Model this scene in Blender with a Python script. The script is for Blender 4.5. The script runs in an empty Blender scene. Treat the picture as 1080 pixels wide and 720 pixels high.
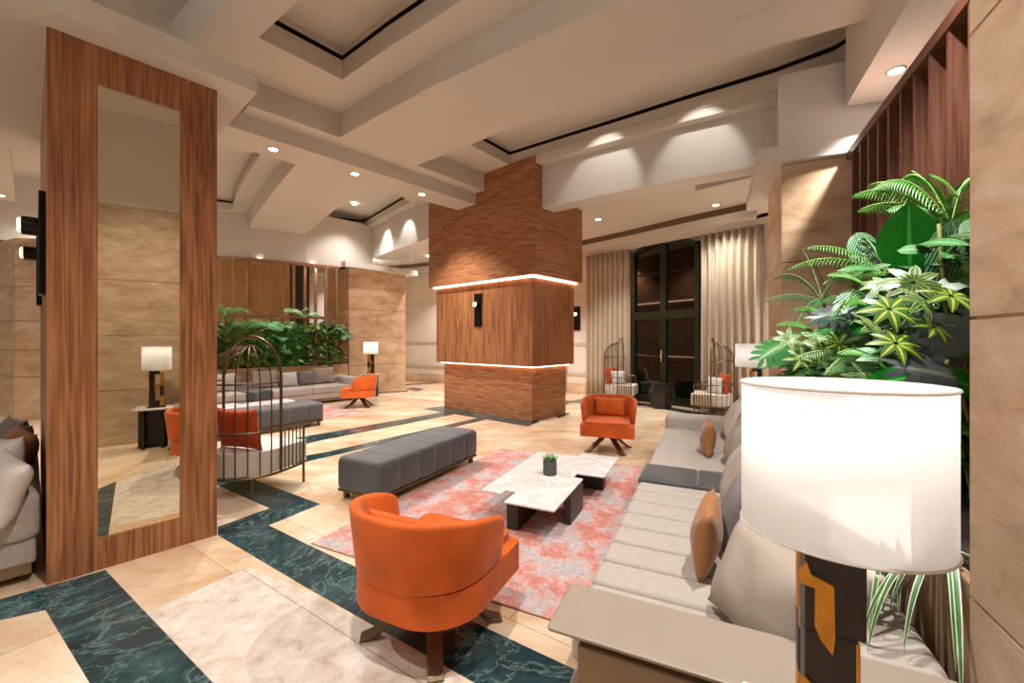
import bpy, bmesh, math, random
from mathutils import Vector, Matrix
from mathutils.geometry import tessellate_polygon
random.seed(7)
sc = bpy.context.scene
col = sc.collection
F, HZ, CX, H = 440.0, 358.0, 540.0, 1.5
def W(px, py, z=0.0):                       # point on the horizontal plane z seen at a pixel of the photo
    Y = F*(H-z)/(py-HZ); return Vector(((px-CX)/F*Y, Y, z))
def P3(px, py, Y): return Vector(((px-CX)/F*Y, Y, H-(py-HZ)*Y/F))
def xy(v): return (v[0], v[1])
pi = math.pi
TH = math.radians(25.2)
u = Vector((math.sin(TH), math.cos(TH), 0)); v = Vector((math.cos(TH), -math.sin(TH), 0))
O = Vector((0.117, 1.393, 0))
def AB(a, b, z=0): return O + u*a + v*b + Vector((0, 0, z))

# ---------------------------------------------------------------- materials
def lin(h):
    h = h.lstrip('#'); c = [int(h[i:i+2], 16)/255 for i in (0, 2, 4)]
    return tuple([x/12.92 if x <= .04045 else ((x+.055)/1.055)**2.4 for x in c]+[1])
def newmat(name):
    m = bpy.data.materials.new(name); m.use_nodes = True
    nt = m.node_tree; b = nt.nodes['Principled BSDF']; return m, nt, b
def N(nt, t, **k):
    n = nt.nodes.new(t)
    for a, val in k.items():
        if a in n.inputs: n.inputs[a].default_value = val
        else: setattr(n, a, val)
    return n
def ramp(nt, stops):
    r = nt.nodes.new('ShaderNodeValToRGB'); e = r.color_ramp.elements
    while len(e) < len(stops): e.new(0.5)
    for i, (p, c) in enumerate(stops): e[i].position = p; e[i].color = lin(c) if isinstance(c, str) else c
    return r
def simple(name, c, rough=.5, metal=0, noise=0.0, scale=40, bump=0, sheen=0, spec=None, coat=0):
    m, nt, b = newmat(name); L = nt.links.new
    b.inputs['Base Color'].default_value = lin(c); b.inputs['Roughness'].default_value = rough
    b.inputs['Metallic'].default_value = metal
    if sheen: b.inputs['Sheen Weight'].default_value = sheen; b.inputs['Sheen Roughness'].default_value = .4
    if coat: b.inputs['Coat Weight'].default_value = coat
    if spec is not None: b.inputs['Specular IOR Level'].default_value = spec
    if noise or bump:
        tc = N(nt, 'ShaderNodeTexCoord'); n = N(nt, 'ShaderNodeTexNoise', Scale=scale, Detail=5.0)
        L(tc.outputs['Object'], n.inputs['Vector'])
        if noise:
            cc = lin(c); r = ramp(nt, [(.3, tuple(x*(1-noise) for x in cc[:3])+(1,)), (.7, tuple(min(1, x*(1+noise)) for x in cc[:3])+(1,))])
            L(n.outputs['Fac'], r.inputs['Fac']); L(r.outputs['Color'], b.inputs['Base Color'])
        if bump:
            bp = N(nt, 'ShaderNodeBump', Strength=bump, Distance=.01); L(n.outputs['Fac'], bp.inputs['Height']); L(bp.outputs['Normal'], b.inputs['Normal'])
    return m
def wood(name, dark, mid, light, axis='z', scale=1.0, rough=.38):
    m, nt, b = newmat(name); L = nt.links.new
    tc = N(nt, 'ShaderNodeTexCoord'); mp = N(nt, 'ShaderNodeMapping')
    s = {'z': (6, 6, .2), 'x': (.35, .35, 5.5)}[axis]
    mp.inputs['Scale'].default_value = [q*scale for q in s]
    L(tc.outputs['Object'], mp.inputs['Vector'])
    n = N(nt, 'ShaderNodeTexNoise', Scale=1.0, Detail=3.0, Distortion=1.2); L(mp.outputs[0], n.inputs['Vector'])
    mm = N(nt, 'ShaderNodeMath', operation='MULTIPLY'); mm.inputs[1].default_value = 9.0; L(n.outputs['Fac'], mm.inputs[0])
    fr = N(nt, 'ShaderNodeMath', operation='PINGPONG'); fr.inputs[1].default_value = .5; L(mm.outputs[0], fr.inputs[0])
    n2 = N(nt, 'ShaderNodeTexNoise', Scale=9.0, Detail=6.0); L(mp.outputs[0], n2.inputs['Vector'])
    ad = N(nt, 'ShaderNodeMath', operation='MULTIPLY_ADD'); ad.inputs[1].default_value = .42; L(fr.outputs[0], ad.inputs[0])
    m3 = N(nt, 'ShaderNodeMath', operation='MULTIPLY'); m3.inputs[1].default_value = .8; L(n2.outputs['Fac'], m3.inputs[0]); L(m3.outputs[0], ad.inputs[2])
    r = ramp(nt, [(.30, dark), (.50, mid), (.72, light)]); L(ad.outputs[0], r.inputs['Fac']); L(r.outputs['Color'], b.inputs['Base Color'])
    b.inputs['Roughness'].default_value = rough
    return m
def stone(name, stops, scale=1.5, rough=.3, stretch=(1, 1, 2.2), tile=None, spread=.25):
    m, nt, b = newmat(name); L = nt.links.new
    tc = N(nt, 'ShaderNodeTexCoord'); mp = N(nt, 'ShaderNodeMapping'); mp.inputs['Scale'].default_value = stretch
    L(tc.outputs['Object'], mp.inputs['Vector'])
    n = N(nt, 'ShaderNodeTexNoise', Scale=scale, Detail=9.0, Roughness=.65, Distortion=.4); L(mp.outputs[0], n.inputs['Vector'])
    r = ramp(nt, stops); L(n.outputs['Fac'], r.inputs['Fac']); out = r.outputs['Color']
    # pores
    n2 = N(nt, 'ShaderNodeTexNoise', Scale=scale*22, Detail=4.0); L(mp.outputs[0], n2.inputs['Vector'])
    r2 = ramp(nt, [(.30, (.72, .66, .6, 1)), (.42, (1, 1, 1, 1))]); L(n2.outputs['Fac'], r2.inputs['Fac'])
    mx = N(nt, 'ShaderNodeMix', data_type='RGBA', blend_type='MULTIPLY'); mx.inputs[0].default_value = .4
    L(out, mx.inputs[6]); L(r2.outputs['Color'], mx.inputs[7]); out = mx.outputs[2]
    if tile:
        ang, tw, th = tile
        m2 = N(nt, 'ShaderNodeMapping'); m2.inputs['Rotation'].default_value = (0, 0, ang); L(tc.outputs['Object'], m2.inputs['Vector'])
        br = N(nt, 'ShaderNodeTexBrick', offset=.5); br.inputs['Scale'].default_value = 1
        br.inputs['Brick Width'].default_value = tw; br.inputs['Row Height'].default_value = th
        br.inputs['Mortar Size'].default_value = .0035; br.inputs['Mortar Smooth'].default_value = 0; br.inputs['Bias'].default_value = 0
        br.inputs['Color1'].default_value = (1.0, 1.0, 1.0, 1); br.inputs['Color2'].default_value = (1-spread*.6, 1-spread*.8, 1-spread, 1)
        br.inputs['Mortar'].default_value = (.62, .55, .47, 1); L(m2.outputs[0], br.inputs['Vector'])
        m4 = N(nt, 'ShaderNodeMix', data_type='RGBA', blend_type='MULTIPLY'); m4.inputs[0].default_value = 1
        L(out, m4.inputs[6]); L(br.outputs['Color'], m4.inputs[7]); out = m4.outputs[2]
    L(out, b.inputs['Base Color']); b.inputs['Roughness'].default_value = rough
    return m
def emis(name, c, s):
    m, nt, b = newmat(name); b.inputs['Base Color'].default_value = lin(c)
    b.inputs['Emission Color'].default_value = lin(c); b.inputs['Emission Strength'].default_value = s; return m

M = {}
M['plaster'] = simple('plaster', '#d0c8bd', .9)
M['plaster_white'] = simple('plaster_white', '#d3cdc5', .9)
M['wallpaint'] = simple('wallpaint', '#dfd3c4', .85)
M['taupe'] = simple('taupe_paint', '#cfc4b8', .9)
M['ochre'] = simple('ochre_paint', '#d0a468', .8, noise=.08, scale=3)
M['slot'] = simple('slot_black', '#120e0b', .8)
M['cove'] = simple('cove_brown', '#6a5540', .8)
M['woodV'] = wood('walnut_vertical', '#6b3f24', '#955f3a', '#b07a50', 'z')
M['woodH'] = wood('walnut_horizontal', '#6f4329', '#9b633e', '#b68055', 'x')
M['slatwood'] = wood('slat_wood', '#553021', '#6b4230', '#7d503c', 'z', 1.5, .45)
M['copperwood'] = wood('copper_slat', '#7a5038', '#96694c', '#ad8264', 'z', 1.5, .35)
M['trav'] = stone('travertine_wall', [(.28, '#ae8861'), (.44, '#caa784'), (.57, '#d6b999'), (.74, '#e2cdb3')], 1.9, .35, (1, 1, 2.6))
M['travgrey'] = stone('travertine_grey', [(.27, '#94785e'), (.44, '#b2967b'), (.57, '#c0a58b'), (.75, '#d0bca6')], 3.2, .35, (1, 1, 2.6))
M['floor'] = stone('floor_cream', [(.32, '#bb966e'), (.44, '#d3b593'), (.56, '#e0c9ae'), (.68, '#ebdbc7')], .9, .2, (1, 2, 1), (math.radians(33.5), 1.25, .62), .26)
M['floor_light'] = stone('floor_crackle', [(.30, '#b39c8b'), (.44, '#c9b8a9'), (.56, '#d3c6ba'), (.72, '#dfd6cc')], 9, .22, (1, 1, 1), (math.radians(33.5), 2.4, 1.3), .05)
def marble_green():
    m, nt, b = newmat('green_marble'); L = nt.links.new
    tc = N(nt, 'ShaderNodeTexCoord')
    n = N(nt, 'ShaderNodeTexNoise', Scale=1.7, Detail=8.0, Roughness=.7, Distortion=1.6); L(tc.outputs['Object'], n.inputs['Vector'])
    r = ramp(nt, [(.32, '#11252a'), (.47, '#1d353a'), (.58, '#2e494c'), (.7, '#62807e')]); L(n.outputs['Fac'], r.inputs['Fac'])
    n2 = N(nt, 'ShaderNodeTexNoise', Scale=1.9, Detail=9.0, Roughness=.62, Distortion=1.8); L(tc.outputs['Object'], n2.inputs['Vector'])
    s = N(nt, 'ShaderNodeMath', operation='SUBTRACT'); s.inputs[1].default_value = .5; L(n2.outputs['Fac'], s.inputs[0])
    a = N(nt, 'ShaderNodeMath', operation='ABSOLUTE'); L(s.outputs[0], a.inputs[0])
    r2 = ramp(nt, [(0, (.42, .42, .42, 1)), (.004, (.13, .13, .13, 1)), (.02, (0, 0, 0, 1))]); L(a.outputs[0], r2.inputs['Fac'])
    mx = N(nt, 'ShaderNodeMix', data_type='RGBA'); L(r2.outputs['Color'], mx.inputs[0]); L(r.outputs['Color'], mx.inputs[6]); mx.inputs[7].default_value = lin('#9dbdb5')
    L(mx.outputs[2], b.inputs['Base Color']); b.inputs['Roughness'].default_value = .14
    return m
M['green'] = marble_green()
def marble_white():
    m, nt, b = newmat('white_marble'); L = nt.links.new
    tc = N(nt, 'ShaderNodeTexCoord')
    n2 = N(nt, 'ShaderNodeTexNoise', Scale=1.6, Detail=8.0, Roughness=.6, Distortion=1.5); L(tc.outputs['Object'], n2.inputs['Vector'])
    s = N(nt, 'ShaderNodeMath', operation='SUBTRACT'); s.inputs[1].default_value = .5; L(n2.outputs['Fac'], s.inputs[0])
    a = N(nt, 'ShaderNodeMath', operation='ABSOLUTE'); L(s.outputs[0], a.inputs[0])
    r2 = ramp(nt, [(0, '#c9c3bd'), (.02, '#d9d5d1'), (.1, '#dfdcda'), (.3, '#e2dfde')]); L(a.outputs[0], r2.inputs['Fac'])
    L(r2.outputs['Color'], b.inputs['Base Color']); b.inputs['Roughness'].default_value = .25
    return m
M['marble'] = marble_white()
def rugmat():
    m, nt, b = newmat('rug_coral'); L = nt.links.new
    tc = N(nt, 'ShaderNodeTexCoord')
    n = N(nt, 'ShaderNodeTexNoise', Scale=2.6, Detail=11.0, Roughness=.8, Distortion=.2); L(tc.outputs['Object'], n.inputs['Vector'])
    r = ramp(nt, [(.40, '#a9a0a0'), (.46, '#b7aaa8'), (.49, '#c4948a'), (.55, '#c0766a'), (.63, '#a8745f'), (.70, '#bfa39b')]); L(n.outputs['Fac'], r.inputs['Fac'])
    n2 = N(nt, 'ShaderNodeTexNoise', Scale=34.0, Detail=5.0, Roughness=.7); L(tc.outputs['Object'], n2.inputs['Vector'])
    r2 = ramp(nt, [(.3, (.62, .6, .58, 1)), (.6, (1.1, 1.1, 1.1, 1))]); L(n2.outputs['Fac'], r2.inputs['Fac'])
    mx = N(nt, 'ShaderNodeMix', data_type='RGBA', blend_type='MULTIPLY'); mx.inputs[0].default_value = .75
    L(r.outputs['Color'], mx.inputs[6]); L(r2.outputs['Color'], mx.inputs[7]); L(mx.outputs[2], b.inputs['Base Color'])
    bp = N(nt, 'ShaderNodeBump', Strength=.4, Distance=.004); L(n2.outputs['Fac'], bp.inputs['Height']); L(bp.outputs['Normal'], b.inputs['Normal'])
    b.inputs['Roughness'].default_value = .95
    return m
M['rug'] = rugmat()
M['orange'] = simple('orange_velvet', '#c75707', .8, noise=.2, scale=5, sheen=.12)
M['orange_dark'] = simple('orange_cushion', '#b8470c', .8, noise=.18, scale=9, sheen=.1, bump=.2)
M['bronze'] = simple('bronze_metal', '#6e5d46', .38, .85)
M['cage'] = simple('cage_metal', '#6b5741', .42, .75)
M['velvet'] = simple('grey_velvet', '#484646', .7, noise=.25, scale=4, sheen=.4)
M['velvet_end'] = simple('taupe_velvet', '#77695c', .7, noise=.15, scale=6, sheen=.5)
M['sofa'] = simple('sofa_fabric', '#aca197', .88, noise=.06, scale=30, bump=.15, sheen=.2)
M['leather'] = simple('taupe_leather', '#978879', .42, noise=.03, scale=8)
M['leather_dark'] = simple('brown_leather', '#80664c', .5, noise=.04, scale=8)
M['pil_beige'] = simple('pillow_beige', '#a5978a', .9, noise=.1, scale=7, bump=.4)
M['pil_light'] = simple('pillow_light', '#c6bcb2', .9, noise=.06, scale=7, bump=.4)
M['pil_grey'] = simple('pillow_grey', '#7d7775', .9, noise=.12, scale=7, bump=.4)
M['pil_brown'] = simple('pillow_brown', '#9b6536', .6, noise=.15, scale=7, bump=.3, sheen=.3)
M['pil_white'] = simple('pillow_white', '#cbc6c2', .9, noise=.06, scale=9, bump=.3)
M['cushion'] = simple('seat_cream', '#cdc4b8', .9, noise=.05, scale=20, bump=.2)
M['darkwood'] = simple('dark_wood', '#2f211d', .45, noise=.15, scale=12)
M['blackish'] = simple('black_lacquer', '#1d1715', .35)
M['plate'] = simple('black_plate', '#161311', .35, .5)
M['lampblack'] = simple('lamp_black', '#2b2422', .4, .3)
M['gold'] = simple('aged_gold', '#c98622', .45, .35, noise=.2, scale=14)
M['steel'] = simple('steel', '#c9c6c0', .2, 1)
M['pot'] = simple('grey_pot', '#4a4947', .7)
M['soil'] = simple('soil', '#2c2119', .95)
M['frame_green'] = simple('door_green', '#16210f', .3)
M['curtain'] = simple('curtain_linen', '#bfae98', .85, noise=.04, scale=20)
M['planter'] = simple('planter_panel', '#9a7c5e', .5, noise=.1, scale=6)
M['chrome_trim'] = simple('trim_metal', '#8a7868', .35, .8)
M['mirror'] = simple('mirror_glass', '#d9d2bd', .01, 1)
m, nt, b = newmat('dark_glass'); b.inputs['Base Color'].default_value = (.004, .005, .004, 1); b.inputs['Roughness'].default_value = .03; b.inputs['IOR'].default_value = 1.6; M['glass'] = m
m, nt, b = newmat('hall_glass'); b.inputs['Base Color'].default_value = lin('#5c6459'); b.inputs['Roughness'].default_value = .12; M['hallglass'] = m
# lamp shade : fabric lit from inside
m, nt, b = newmat('lamp_shade'); L = nt.links.new
b.inputs['Base Color'].default_value = lin('#f7f7f5'); b.inputs['Roughness'].default_value = .9
tr = N(nt, 'ShaderNodeBsdfTranslucent'); tr.inputs['Color'].default_value = lin('#ffffff')
ms = N(nt, 'ShaderNodeMixShader'); ms.inputs[0].default_value = .5
L(b.outputs[0], ms.inputs[1]); L(tr.outputs[0], ms.inputs[2]); L(ms.outputs[0], nt.nodes['Material Output'].inputs[0])
b.inputs['Emission Color'].default_value = lin('#fbfdff'); b.inputs['Emission Strength'].default_value = .14
M['shade'] = m
M['bulb'] = emis('bulb', '#fff4e0', 2.5)
M['down'] = emis('downlight_lens', '#fff4e4', 14)
M['led'] = emis('led_strip', '#ffcdb0', 5)
M['ring'] = emis('sconce_ring', '#ffe6a8', 9)

def leafmat(name, base, vein=None, edge=None, rough=.42, stripes=0, mid=.06, edgew=.3, trans=.15):
    m, nt, b = newmat(name); L = nt.links.new
    uv = N(nt, 'ShaderNodeUVMap'); sp = N(nt, 'ShaderNodeSeparateXYZ'); L(uv.outputs[0], sp.inputs[0])
    s = N(nt, 'ShaderNodeMath', operation='SUBTRACT'); s.inputs[1].default_value = .5; L(sp.outputs[0], s.inputs[0])
    a = N(nt, 'ShaderNodeMath', operation='ABSOLUTE'); L(s.outputs[0], a.inputs[0])
    n = N(nt, 'ShaderNodeTexNoise', Scale=9.0, Detail=4.0)
    tc = N(nt, 'ShaderNodeTexCoord'); L(tc.outputs['Object'], n.inputs['Vector'])
    cb = lin(base); r0 = ramp(nt, [(.3, tuple(x*.72 for x in cb[:3])+(1,)), (.7, tuple(min(1, x*1.3) for x in cb[:3])+(1,))]); L(n.outputs['Fac'], r0.inputs['Fac'])
    out = r0.outputs['Color']
    if vein:
        r = ramp(nt, [(0, (1, 1, 1, 1)), (mid*.5, (1, 1, 1, 1)), (mid*.5+.03, (0, 0, 0, 1))]); L(a.outputs[0], r.inputs['Fac'])
        mx = N(nt, 'ShaderNodeMix', data_type='RGBA'); L(r.outputs['Color'], mx.inputs[0]); L(out, mx.inputs[6]); mx.inputs[7].default_value = lin(vein); out = mx.outputs[2]
    if edge:
        r = ramp(nt, [(0, (0, 0, 0, 1)), (edgew, (0, 0, 0, 1)), (edgew+.05, (1, 1, 1, 1))]); 
        w = N(nt, 'ShaderNodeMath', operation='MULTIPLY_ADD'); w.inputs[1].default_value = .3; L(n.outputs['Fac'], w.inputs[0]); L(a.outputs[0], w.inputs[2])
        w2 = N(nt, 'ShaderNodeMath', operation='SUBTRACT'); w2.inputs[1].default_value = .15; L(w.outputs[0], w2.inputs[0]); L(w2.outputs[0], r.inputs['Fac'])
        mx = N(nt, 'ShaderNodeMix', data_type='RGBA'); L(r.outputs['Color'], mx.inputs[0]); L(out, mx.inputs[6]); mx.inputs[7].default_value = lin(edge); out = mx.outputs[2]
    if stripes:
        wv = N(nt, 'ShaderNodeMath', operation='MULTIPLY_ADD'); wv.inputs[1].default_value = .8; L(a.outputs[0], wv.inputs[0])
        neg = N(nt, 'ShaderNodeMath', operation='MULTIPLY'); neg.inputs[1].default_value = -1; L(sp.outputs[1], neg.inputs[0]); L(neg.outputs[0], wv.inputs[2])
        mm = N(nt, 'ShaderNodeMath', operation='MULTIPLY'); mm.inputs[1].default_value = stripes; L(wv.outputs[0], mm.inputs[0])
        sn = N(nt, 'ShaderNodeMath', operation='SINE'); L(mm.outputs[0], sn.inputs[0])
        r = ramp(nt, [(.55, (0, 0, 0, 1)), (.95, (.5, .5, .5, 1))]); L(sn.outputs[0], r.inputs['Fac'])
        mx = N(nt, 'ShaderNodeMix', data_type='RGBA'); L(r.outputs['Color'], mx.inputs[0]); L(out, mx.inputs[6]); mx.inputs[7].default_value = lin('#a9cfa0'); out = mx.outputs[2]
        bp = N(nt, 'ShaderNodeBump', Strength=.5, Distance=.01); L(sn.outputs[0], bp.inputs['Height']); L(bp.outputs['Normal'], b.inputs['Normal'])
    L(out, b.inputs['Base Color']); b.inputs['Roughness'].default_value = rough
    if trans: b.inputs['Subsurface Weight'].default_value = 0
    return m
M['fern'] = leafmat('fern_leaf', '#4c8f2c', '#8dc060')
M['fernd'] = leafmat('fern_dark', '#3b6d38', '#86a96c')
M['palm'] = leafmat('palm_leaf', '#6fa457', '#a9c98a')
M['broad'] = leafmat('broad_leaf', '#0f7a1a', '#4fb04a', mid=.03)
M['ribbed'] = leafmat('ribbed_leaf', '#3f8a52', '#9fcf95', stripes=120, mid=.05)
M['pale'] = leafmat('pale_leaf', '#8cc79c', '#cfe8c8', stripes=70)
M['monstera'] = leafmat('slate_monstera', '#535d60', '#7d8a7b', rough=.35)
M['monsteral'] = leafmat('green_monstera', '#3d7f3f', '#8fba70', rough=.35)
M['sche'] = leafmat('variegated_leaf', '#4a7a35', '#a9b85a', edge='#b9c490', mid=.10, edgew=.34)
M['sche2'] = leafmat('yellow_leaf', '#3f6c1e', '#b3b63e', edge='#3f6b22', mid=.22)
M['bush'] = leafmat('bush_leaf', '#2c5726', '#5d8a41')
M['spider'] = leafmat('spider_leaf', '#3f6e33', None, edge='#d5dfc4', edgew=.3)
M['stem'] = simple('plant_stem', '#7a7a35', .6)

# ---------------------------------------------------------------- mesh helpers
def link(o, parent=None):
    col.objects.link(o)
    if parent is not None: o.parent = parent
    return o
def mesh(name, verts, faces, mat, parent=None, smooth=False, uvs=None, loc=None, rotz=0, bevel=0, seg=2):
    me = bpy.data.meshes.new(name); me.from_pydata([tuple(p) for p in verts], [], faces)
    if uvs:
        ul = me.uv_layers.new(name='UVMap')
        for l in me.loops: ul.data[l.index].uv = uvs[l.vertex_index]
    me.update()
    bm = bmesh.new(); bm.from_mesh(me)
    if not uvs: bmesh.ops.recalc_face_normals(bm, faces=bm.faces)
    bm.to_mesh(me); bm.free()
    mats = mat if isinstance(mat, (list, tuple)) else [mat]
    for q in mats: me.materials.append(q)
    if smooth:
        for p in me.polygons: p.use_smooth = True
    o = bpy.data.objects.new(name, me); link(o, parent)
    if loc is not None: o.location = loc
    o.rotation_euler.z = rotz
    if bevel:
        bv = o.modifiers.new('bevel', 'BEVEL'); bv.width = bevel; bv.segments = seg; bv.limit_method = 'ANGLE'
        for p in me.polygons: p.use_smooth = True
        me.set_sharp_from_angle(angle=math.radians(40)) if False else None
        wn = o.modifiers.new('wn', 'WEIGHTED_NORMAL'); wn.keep_sharp = True
    return o
def empty(name, loc, rotz, label, cat, group=None):
    o = bpy.data.objects.new(name, None); col.objects.link(o); o.location = loc; o.rotation_euler.z = rotz
    o.empty_display_size = .1
    return tag(o, label, cat, group)
def tag(o, label=None, cat=None, group=None, kind=None):
    if label: o['label'] = label
    if cat: o['category'] = cat
    if group: o['group'] = group
    if kind: o['kind'] = kind
    return o
def struct(o): o['kind'] = 'structure'; return o
def boxvf(x0, x1, y0, y1, z0, z1):
    vs = [(x, y, z) for z in (z0, z1) for y in (y0, y1) for x in (x0, x1)]
    fs = [(0, 2, 3, 1), (4, 5, 7, 6), (0, 1, 5, 4), (2, 6, 7, 3), (0, 4, 6, 2), (1, 3, 7, 5)]
    return vs, fs
def box(name, b6, mat, parent=None, bevel=0, seg=2, loc=None, rotz=0):
    vs, fs = boxvf(*b6); return mesh(name, vs, fs, mat, parent, bevel=bevel, seg=seg, loc=loc, rotz=rotz)
def merge(parts):
    V, Fc = [], []
    for vs, fs in parts:
        k = len(V); V += [tuple(p) for p in vs]; Fc += [tuple(i+k for i in f) for f in fs]
    return V, Fc
def prismvf(pts, z0, z1):
    n = len(pts); vs = [(p[0], p[1], z0) for p in pts]+[(p[0], p[1], z1) for p in pts]
    tri = tessellate_polygon([[Vector((p[0], p[1], 0)) for p in pts]])
    fs = [tuple(t) for t in tri]+[tuple(i+n for i in reversed(t)) for t in tri]
    fs += [(i, (i+1) % n, (i+1) % n+n, i+n) for i in range(n)]
    return vs, fs
def prism(name, pts, z0, z1, mat, parent=None, bevel=0, seg=2, loc=None, rotz=0):
    vs, fs = prismvf(pts, z0, z1); return mesh(name, vs, fs, mat, parent, bevel=bevel, seg=seg, loc=loc, rotz=rotz)
def slab_holes(name, outer, holes, z0, mat):
    loops = [outer]+holes; flat = []; tl = []
    for l in loops: tl.append([Vector((p[0], p[1], 0)) for p in l]); flat += [(p[0], p[1], z0) for p in l]
    fs = [tuple(t) for t in tessellate_polygon(tl)]
    me = [(x, y, z0) for x, y, z in flat]
    return mesh(name, me, fs, mat)
def tube(path, r, k=6, closed=False):
    path = [Vector(p) for p in path]; n = len(path); vs, fs = [], []; up = Vector((0, 0, 1)); prev = None
    for i, p in enumerate(path):
        a = path[(i-1) % n] if (closed or i) else p; c = path[(i+1) % n] if (closed or i < n-1) else p
        t = (c-a).normalized()
        if prev is None: s = t.cross(up) if abs(t.dot(up)) < .95 else t.cross(Vector((1, 0, 0)))
        else: s = prev-t*prev.dot(t)
        s.normalize(); prev = s; q = t.cross(s)
        rr = r(i/(n-1)) if callable(r) else r
        for j in range(k):
            an = 2*pi*j/k; vs.append(p+s*math.cos(an)*rr+q*math.sin(an)*rr)
    m = n if closed else n-1
    for i in range(m):
        for j in range(k): fs.append((i*k+j, i*k+(j+1) % k, ((i+1) % n)*k+(j+1) % k, ((i+1) % n)*k+j))
    if not closed: fs.append(tuple(reversed(range(k)))); fs.append(tuple(range((n-1)*k, n*k)))
    return vs, fs
def rrect(w0, w1, z0, z1, r, k=4):
    pts = []
    for cx, cz, a0 in ((w1-r, z1-r, 0), (w0+r, z1-r, pi/2), (w0+r, z0+r, pi), (w1-r, z0+r, 1.5*pi)):
        for i in range(k+1):
            a = a0+pi/2*i/k; pts.append((cx+r*math.cos(a), cz+r*math.sin(a)))
    return pts
def loft(name, x0, x1, y0, y1, z0, z1, seams, mat, parent=None, r=.04, groove=.014, gw=.016, er=None, crown=0.0):
    """upholstered block: rounded section swept along y, pinched at every seam"""
    er = er or r; st = set()
    for i in range(7): t = er*(1-math.cos(pi/2*i/6)); st.add(round(y0+t, 4)); st.add(round(y1-t, 4))
    for s in seams:
        for d in (-3, -1.5, -.8, 0, .8, 1.5, 3): st.add(round(s+d*gw, 4))
    if crown:
        n = 12
        for i in range(n+1): st.add(round(y0+(y1-y0)*i/n, 4))
    st = sorted(s for s in st if y0 <= s <= y1); vs, fs = [], []
    for y in st:
        t = min(y-y0, y1-y); ins = er-math.sqrt(max(0, er*er-(er-t)**2)) if t < er else 0
        g = sum(groove*math.exp(-((y-s)/gw)**2) for s in seams); d = min(ins+g, .45*min(x1-x0, z1-z0))
        rr = max(.004, min(r, .45*min(x1-x0-2*d, z1-z0-2*d)))
        cr = 0
        for (px_, pz_) in rrect(x0+d, x1-d, z0+d*.5, z1-d, rr, 5): vs.append((px_, y, pz_))
    k = 24
    for i in range(len(st)-1):
        for j in range(k): fs.append((i*k+j, i*k+(j+1) % k, (i+1)*k+(j+1) % k, (i+1)*k+j))
    fs.append(tuple(range(k))); fs.append(tuple(range((len(st)-1)*k, len(st)*k)))
    return mesh(name, vs, fs, mat, parent, smooth=True)
def lathe(profile, k=20, sx=1, sy=1, cx=0, cy=0, cap=True):
    vs, fs = [], []
    for r, z in profile:
        for j in range(k): a = 2*pi*j/k; vs.append((cx+r*math.cos(a)*sx, cy+r*math.sin(a)*sy, z))
    n = len(profile)
    for i in range(n-1):
        for j in range(k): fs.append((i*k+j, i*k+(j+1) % k, (i+1)*k+(j+1) % k, (i+1)*k+j))
    if cap: fs.append(tuple(range(k))); fs.append(tuple(range((n-1)*k, n*k)))
    return vs, fs
def pillow(name, w, h, t, mat, loc, face, tilt, label, group=None, roll=0, parent=None, seed=0, cat='cushion', pinch=.10):
    """cushion standing on its lower edge: face = direction (rotz) its front looks, tilt leans it back"""
    n = 14; rnd = random.Random(seed); vs, fs = [], []; idx = {}
    ph = [rnd.uniform(0, 6) for _ in range(6)]
    for s in (1, -1):
        for i in range(n+1):
            for j in range(n+1):
                a = -1+2*i/n; c = -1+2*j/n
                edge = i in (0, n) or j in (0, n)
                if s == -1 and edge: idx[(s, i, j)] = idx[(1, i, j)]; continue
                k = 1-pinch*(1-abs(c)**2)*abs(a)**3*1.0; k2 = 1-pinch*(1-abs(a)**2)*abs(c)**3
                th = ((1-abs(a)**2.4)*(1-abs(c)**2.4))**.55 if not edge else 0
                th *= 1+.10*math.sin(3*a+ph[0])*math.sin(4*c+ph[1])+.06*math.sin(9*a+5*c+ph[2])
                x = a*w/2*k; z = c*h/2*k2
                idx[(s, i, j)] = len(vs); vs.append((x, -s*th*t/2, z+h/2))
    for s in (1, -1):
        for i in range(n):
            for j in range(n):
                q = [idx[(s, i, j)], idx[(s, i+1, j)], idx[(s, i+1, j+1)], idx[(s, i, j+1)]]
                fs.append(tuple(q if s == 1 else q[::-1]))
    o = mesh(name, vs, fs, mat, parent, smooth=True)
    o.matrix_local = Matrix.Translation(loc) @ Matrix.Rotation(face+pi/2, 4, 'Z') @ Matrix.Rotation(-tilt, 4, 'X') @ Matrix.Rotation(roll, 4, 'Y')
    if label: tag(o, label, cat, group)
    return o
def copy_tree(o, parent=None):
    c = o.copy(); col.objects.link(c); c.parent = parent
    for ch in list(o.children): copy_tree(ch, c)
    return c
def offs(poly, d):
    """polyline offset to its left by d"""
    out = []
    for i, p in enumerate(poly):
        a = Vector(poly[max(0, i-1)][:2]); c = Vector(poly[min(len(poly)-1, i+1)][:2]); t = (c-a).normalized()
        out.append((p[0]-t.y*d, p[1]+t.x*d))
    return out
def wallstrip(name, line, thick, z0, z1, mat, parent=None):
    return prism(name, [tuple(p[:2]) for p in line]+offs(line, thick)[::-1], z0, z1, mat, parent)
def lamp_light(name, kind, loc, energy, color=(1, .86, .7), size=.08, spot=None, blend=.6, rot=None):
    l = bpy.data.lights.new(name, kind); l.energy = energy; l.color = color
    if kind == 'AREA': l.shape = 'DISK'; l.size = size
    else: l.shadow_soft_size = size
    if kind == 'SPOT': l.spot_size = math.radians(spot or 100); l.spot_blend = blend
    o = bpy.data.objects.new(name, l); col.objects.link(o); o.location = loc
    if rot: o.rotation_euler = rot
    return o

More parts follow.
